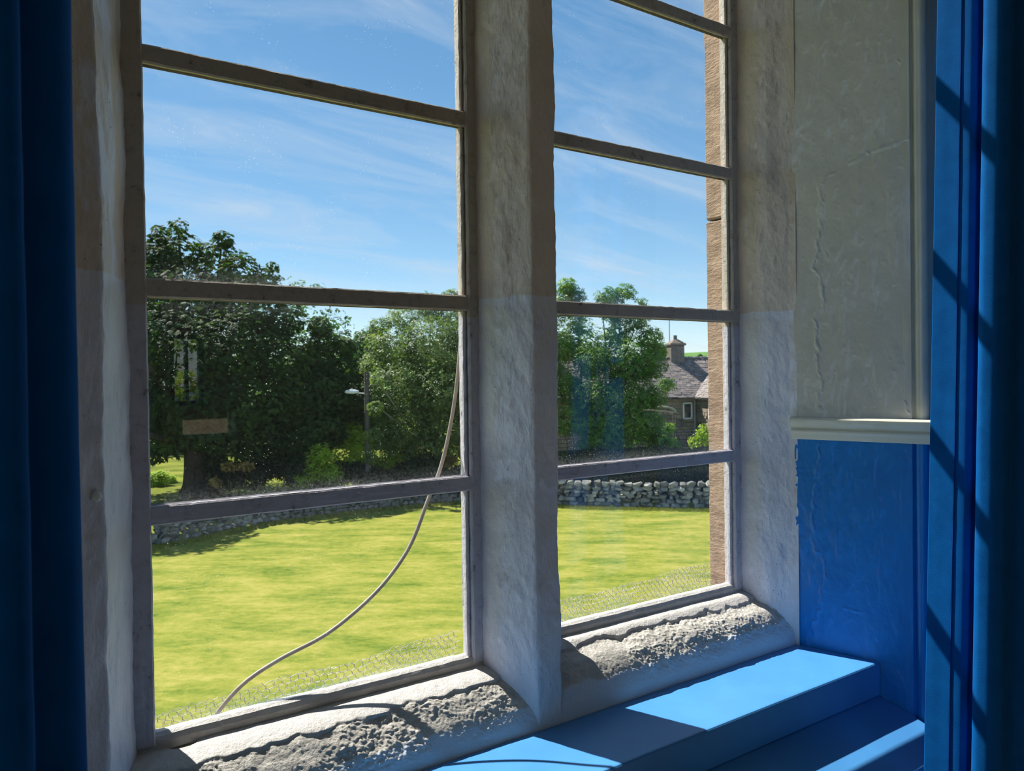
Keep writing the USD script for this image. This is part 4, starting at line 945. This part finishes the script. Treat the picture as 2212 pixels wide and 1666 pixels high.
for k, m in enumerate(sv):
    obj('slate', m, LOOK[['roof_slate', 'roof_slate_warm', 'roof_slate_dark'][int(hr.integers(3))]], ct)
obj('other_slates', cat(sr), LOOK['roof_slate'], ct, False, None, None, None, 'stuff')
rt = []
s = S0
while s < S1:
    rt.append(hbox(s, s + .43, -RUN - .13, -RUN + .13, EAVE + RISE - .02, EAVE + RISE + .10, .04)); s += .46
for m in rt: obj('ridge_stone', m, LOOK['roof_slate_dark'], ct)
# wall stones with recessed joints, round the windows
WINS = [('front', -0.82, -0.22, 2.36, 3.34), ('side', 1.42, 2.0, 2.4, 3.36)]
def wall_face(which):
    out = []
    z = 0.0
    while z < EAVE - .1:
        h = hr.uniform(0.15, 0.26); u = -hr.uniform(0, .3)
        lim = -S0 if which == 'front' else T1
        while u < lim:
            wd = hr.uniform(0.25, 0.6)
            for w_, a, b, c, d in WINS:
                pass
            e = min(u + wd, lim)
            z1 = min(z + h, EAVE - .06)
            u0 = max(u, 0)
            blocked = False
            for w_, a, b, c, d in WINS:
                if w_ != which: continue
                lo, hi = (-b, -a) if which == 'front' else (a, b)
                if e > lo - .02 and u0 < hi + .02 and z1 > c - .02 and z < d + .02: blocked = True
            if not blocked and e - u0 > .05:
                pr = hr.uniform(0.0, 0.03)
                out.append(hbox(-e + .012, -u0 - .0, -.14, -.03 + pr, z + .012, z1, .015) if which == 'front' else hbox(0.03 - pr, .14, u0 + .012, e, z + .012, z1, .015))
            u += wd
        z += h
    return out
wv, wr_ = split(wall_face('front') + wall_face('side'), lambda px, py: 1395 < px < 1542 and 850 < py < 990, 300)
for m in wv: obj('stone', m, LOOK[['house_stone', 'house_stone_warm', 'house_stone_dark'][int(hr.integers(3))]], ct)
obj('other_stones', cat(wr_), LOOK['house_stone'], ct, False, None, None, None, 'stuff')
for which, a, b, c, d in WINS:
    def wbx(u0, u1, o0, o1, z0, z1):
        return hbox(u0, u1, o0, o1, z0, z1) if which == 'front' else hbox(-o1, -o0, u0, u1, z0, z1)
    fw = .085
    fr = obj('window_frame', cat([wbx(a, a + fw, -.12, -.02, c, d), wbx(b - fw, b, -.12, -.02, c, d), wbx(a, b, -.12, -.02, c, c + fw), wbx(a, b, -.12, -.02, d - fw, d)]), LOOK['white_joinery'], ct, False, 'white window frame')
    obj('pane', wbx(a + fw, b - fw, -.10, -.07, c + fw, d - fw), LOOK['dark_glass'], fr)
    obj('window_sill', wbx(a - .1, b + .1, -.12, .06, c - .12, c - .0), LOOK['house_stone_dark'], ct)
obj('gutter', cat([hbox(S0, -.1, .16, .27, EAVE - .16, EAVE - .07), hbox(-.27, -.16, .2, T1, EAVE - .16, EAVE - .07)]), LOOK['dark_glass'], ct)
obj('downpipe', hbox(-.16, -.08, 0.0, .08, 0, EAVE - .12), LOOK['lead_grey'], ct)
CS = 0.02
ch = obj('chimney', hbox(CS - .44, CS + .44, -RUN - .34, -RUN + .40, EAVE + RISE - .55, EAVE + RISE + .78, .03), LOOK['house_stone_dark'], ct)
obj('chimney_band', hbox(CS - .53, CS + .53, -RUN - .42, -RUN + .48, EAVE + RISE + .78, EAVE + RISE + .92, .03), LOOK['house_stone_dark'], ch)
obj('chimney_cap', trimesh.convex.convex_hull(np.vstack([[hp(CS + a * .48, -RUN + .03 + b * .42, EAVE + RISE + .92) for a in (-1, 1) for b in (-1, 1)], [hp(CS + a * .12, -RUN + .03 + b * .12, EAVE + RISE + 1.17) for a in (-1, 1) for b in (-1, 1)]])), LOOK['house_stone'], ch)
pot = tube(np.array([hp(CS, -RUN + .03, EAVE + RISE + 1.12), hp(CS, -RUN + .03, EAVE + RISE + 1.2), hp(CS, -RUN + .03, EAVE + RISE + 1.36), hp(CS, -RUN + .03, EAVE + RISE + 1.42)]), [.13, .12, .11, .13], 12)
obj('chimney_pot', pot, LOOK['house_stone_dark'], ch, 30)
obj('flashing', hbox(CS - .42, CS + .42, -RUN + .36, -RUN + .62, EAVE + RISE - .56, EAVE + RISE - .44), LOOK['lead_grey'], ch)
ap = [tube(np.array([hp(CS - .2, -RUN - .36, EAVE + RISE + .3), hp(CS - .2, -RUN - .36, EAVE + RISE + 2.75)]), .03, 6)]
ap.append(tube(np.array([hp(CS - .5, -RUN - .36, EAVE + RISE + 2.6), hp(CS + .9, -RUN - .36, EAVE + RISE + 2.6)]), .018, 5))
for k in range(6):
    ap.append(tube(np.array([hp(CS - .4 + .22 * k, -RUN - .62, EAVE + RISE + 2.6), hp(CS - .4 + .22 * k, -RUN - .1, EAVE + RISE + 2.6)]), .012, 4))
obj('aerial', cat(ap), LOOK['lead_grey'], ct)
# second chimney at the hidden left end of the ridge, with a red pot
cq = view(trimesh.creation.icosphere(0).apply_translation(hp(-8.2, -RUN, EAVE + RISE)))
c2 = obj('chimney', hbox(-8.9, -8.1, -RUN - .35, -RUN + .35, EAVE + RISE - .4, EAVE + RISE + .9, .03), LOOK['house_stone'], ct, False, 'second chimney with a red pot')
obj('chimney_pot', tube(np.array([hp(-8.5, -RUN, EAVE + RISE + .88), hp(-8.5, -RUN, EAVE + RISE + 1.5)]), [.2, .16], 12), LOOK['terracotta'], c2, 30)

# ------------------------------------------------------------------ lamp, pole, arch
lp = thing('street_lamp', 'street lamp on a wooden pole with its grey lantern hanging over dark leaves', 'street lamp')
b0 = gp(792, 31.6)
arm_z = at(790, 851, 31.6)[2]
obj('pole', tube(np.array([b0 - [0, 0, .1], b0 + [0, 0, arm_z - G + 0.9]]), [.13, .10], 10), LOOK['pole_wood'], lp, True)
lt = RIGHT * np.array([1, 1, 0])
e = at(774, 849, 31.6); h0 = at(760, 847, 31.6)
obj('arm', tube(np.array([[b0[0], b0[1], arm_z], e]), .03, 6), LOOK['lamp_metal'], lp, True)
lm_ = trimesh.creation.icosphere(2); lm_.apply_scale((0.30, 0.15, 0.12))
v = np.array(lm_.vertices); v[:, 2] = np.where(v[:, 2] < 0, v[:, 2] * 0.7, v[:, 2] * 0.9)
ang_ = math.atan2(lt[1], lt[0]); lm_ = trimesh.Trimesh(v, lm_.faces, process=False); lm_.apply_transform(trimesh.transformations.rotation_matrix(ang_, [0, 0, 1])); lm_.apply_translation(h0)
obj('lantern', lm_, LOOK['lamp_metal'], lp, True)
ph = trimesh.creation.cylinder(.035, .07, sections=10); ph.apply_translation(h0 + [0, 0, .12])
obj('photocell', ph, LOOK['lamp_metal'], lp, 30)
ga = thing('garden_arch', 'pale curved garden arch half hidden by leaves beside the cottage window', 'arch')
c = at(1432, 891, 38.5); ra = 28 * 38.5 / FPX
for off in (0.0, 0.55):
    th = np.linspace(0, np.pi, 17)
    q = np.array([c + RIGHT * np.array([1, 1, 0]) * (-math.cos(t) * ra) + np.array([0, 0, 0.42 * ra * math.sin(t)]) + np.array([FWD[0], FWD[1], 0]) * off for t in th])
    for e_ in (q[0], q[-1]):
        obj('post', tube(np.array([[e_[0], e_[1], G - .02], e_]), .05, 6), LOOK['pole_wood'], ga, True)
    obj('hoop', tube(q, .05, 6), LOOK['arch_canvas'], ga, True)
rows = []
for t in np.linspace(0.15, np.pi - .15, 9):
    p = c + RIGHT * np.array([1, 1, 0]) * (-math.cos(t) * ra) + np.array([0, 0, 0.42 * ra * math.sin(t)])
    obj('slat', tube(np.array([p, p + np.array([FWD[0], FWD[1], 0]) * .55]), .025, 5), LOOK['arch_canvas'], ga)
# the sunlit outbuilding seen from the back window
ob = thing('stone_outbuilding', 'brown stone outbuilding behind the room seen only as a reflection', 'building')
obj('walls', box((0.4, YB - 7.0, G), (6.0, YB - 4.0, 1.10)), LOOK['house_stone_warm'], ob)
obj('roof', trimesh.convex.convex_hull(np.array([(0.2, YB - 7.2, 1.10), (6.2, YB - 7.2, 1.10), (0.2, YB - 3.9, 1.10), (6.2, YB - 3.9, 1.10), (0.2, YB - 5.5, 1.14), (6.2, YB - 5.5, 1.14)])), LOOK['roof_slate'], ob)

shrub('tall_shrub', 'tall yellow-green shrub behind the room seen only as a reflection', [((x, YB - 9.5, z), (.9, .6, .8)) for x in (1.2, 2.2, 3.2, 4.2) for z in (.6, 1.6, 2.7, 3.8, 4.9)], 4200, 0.14, 97, 'lime_shrub_leaf')
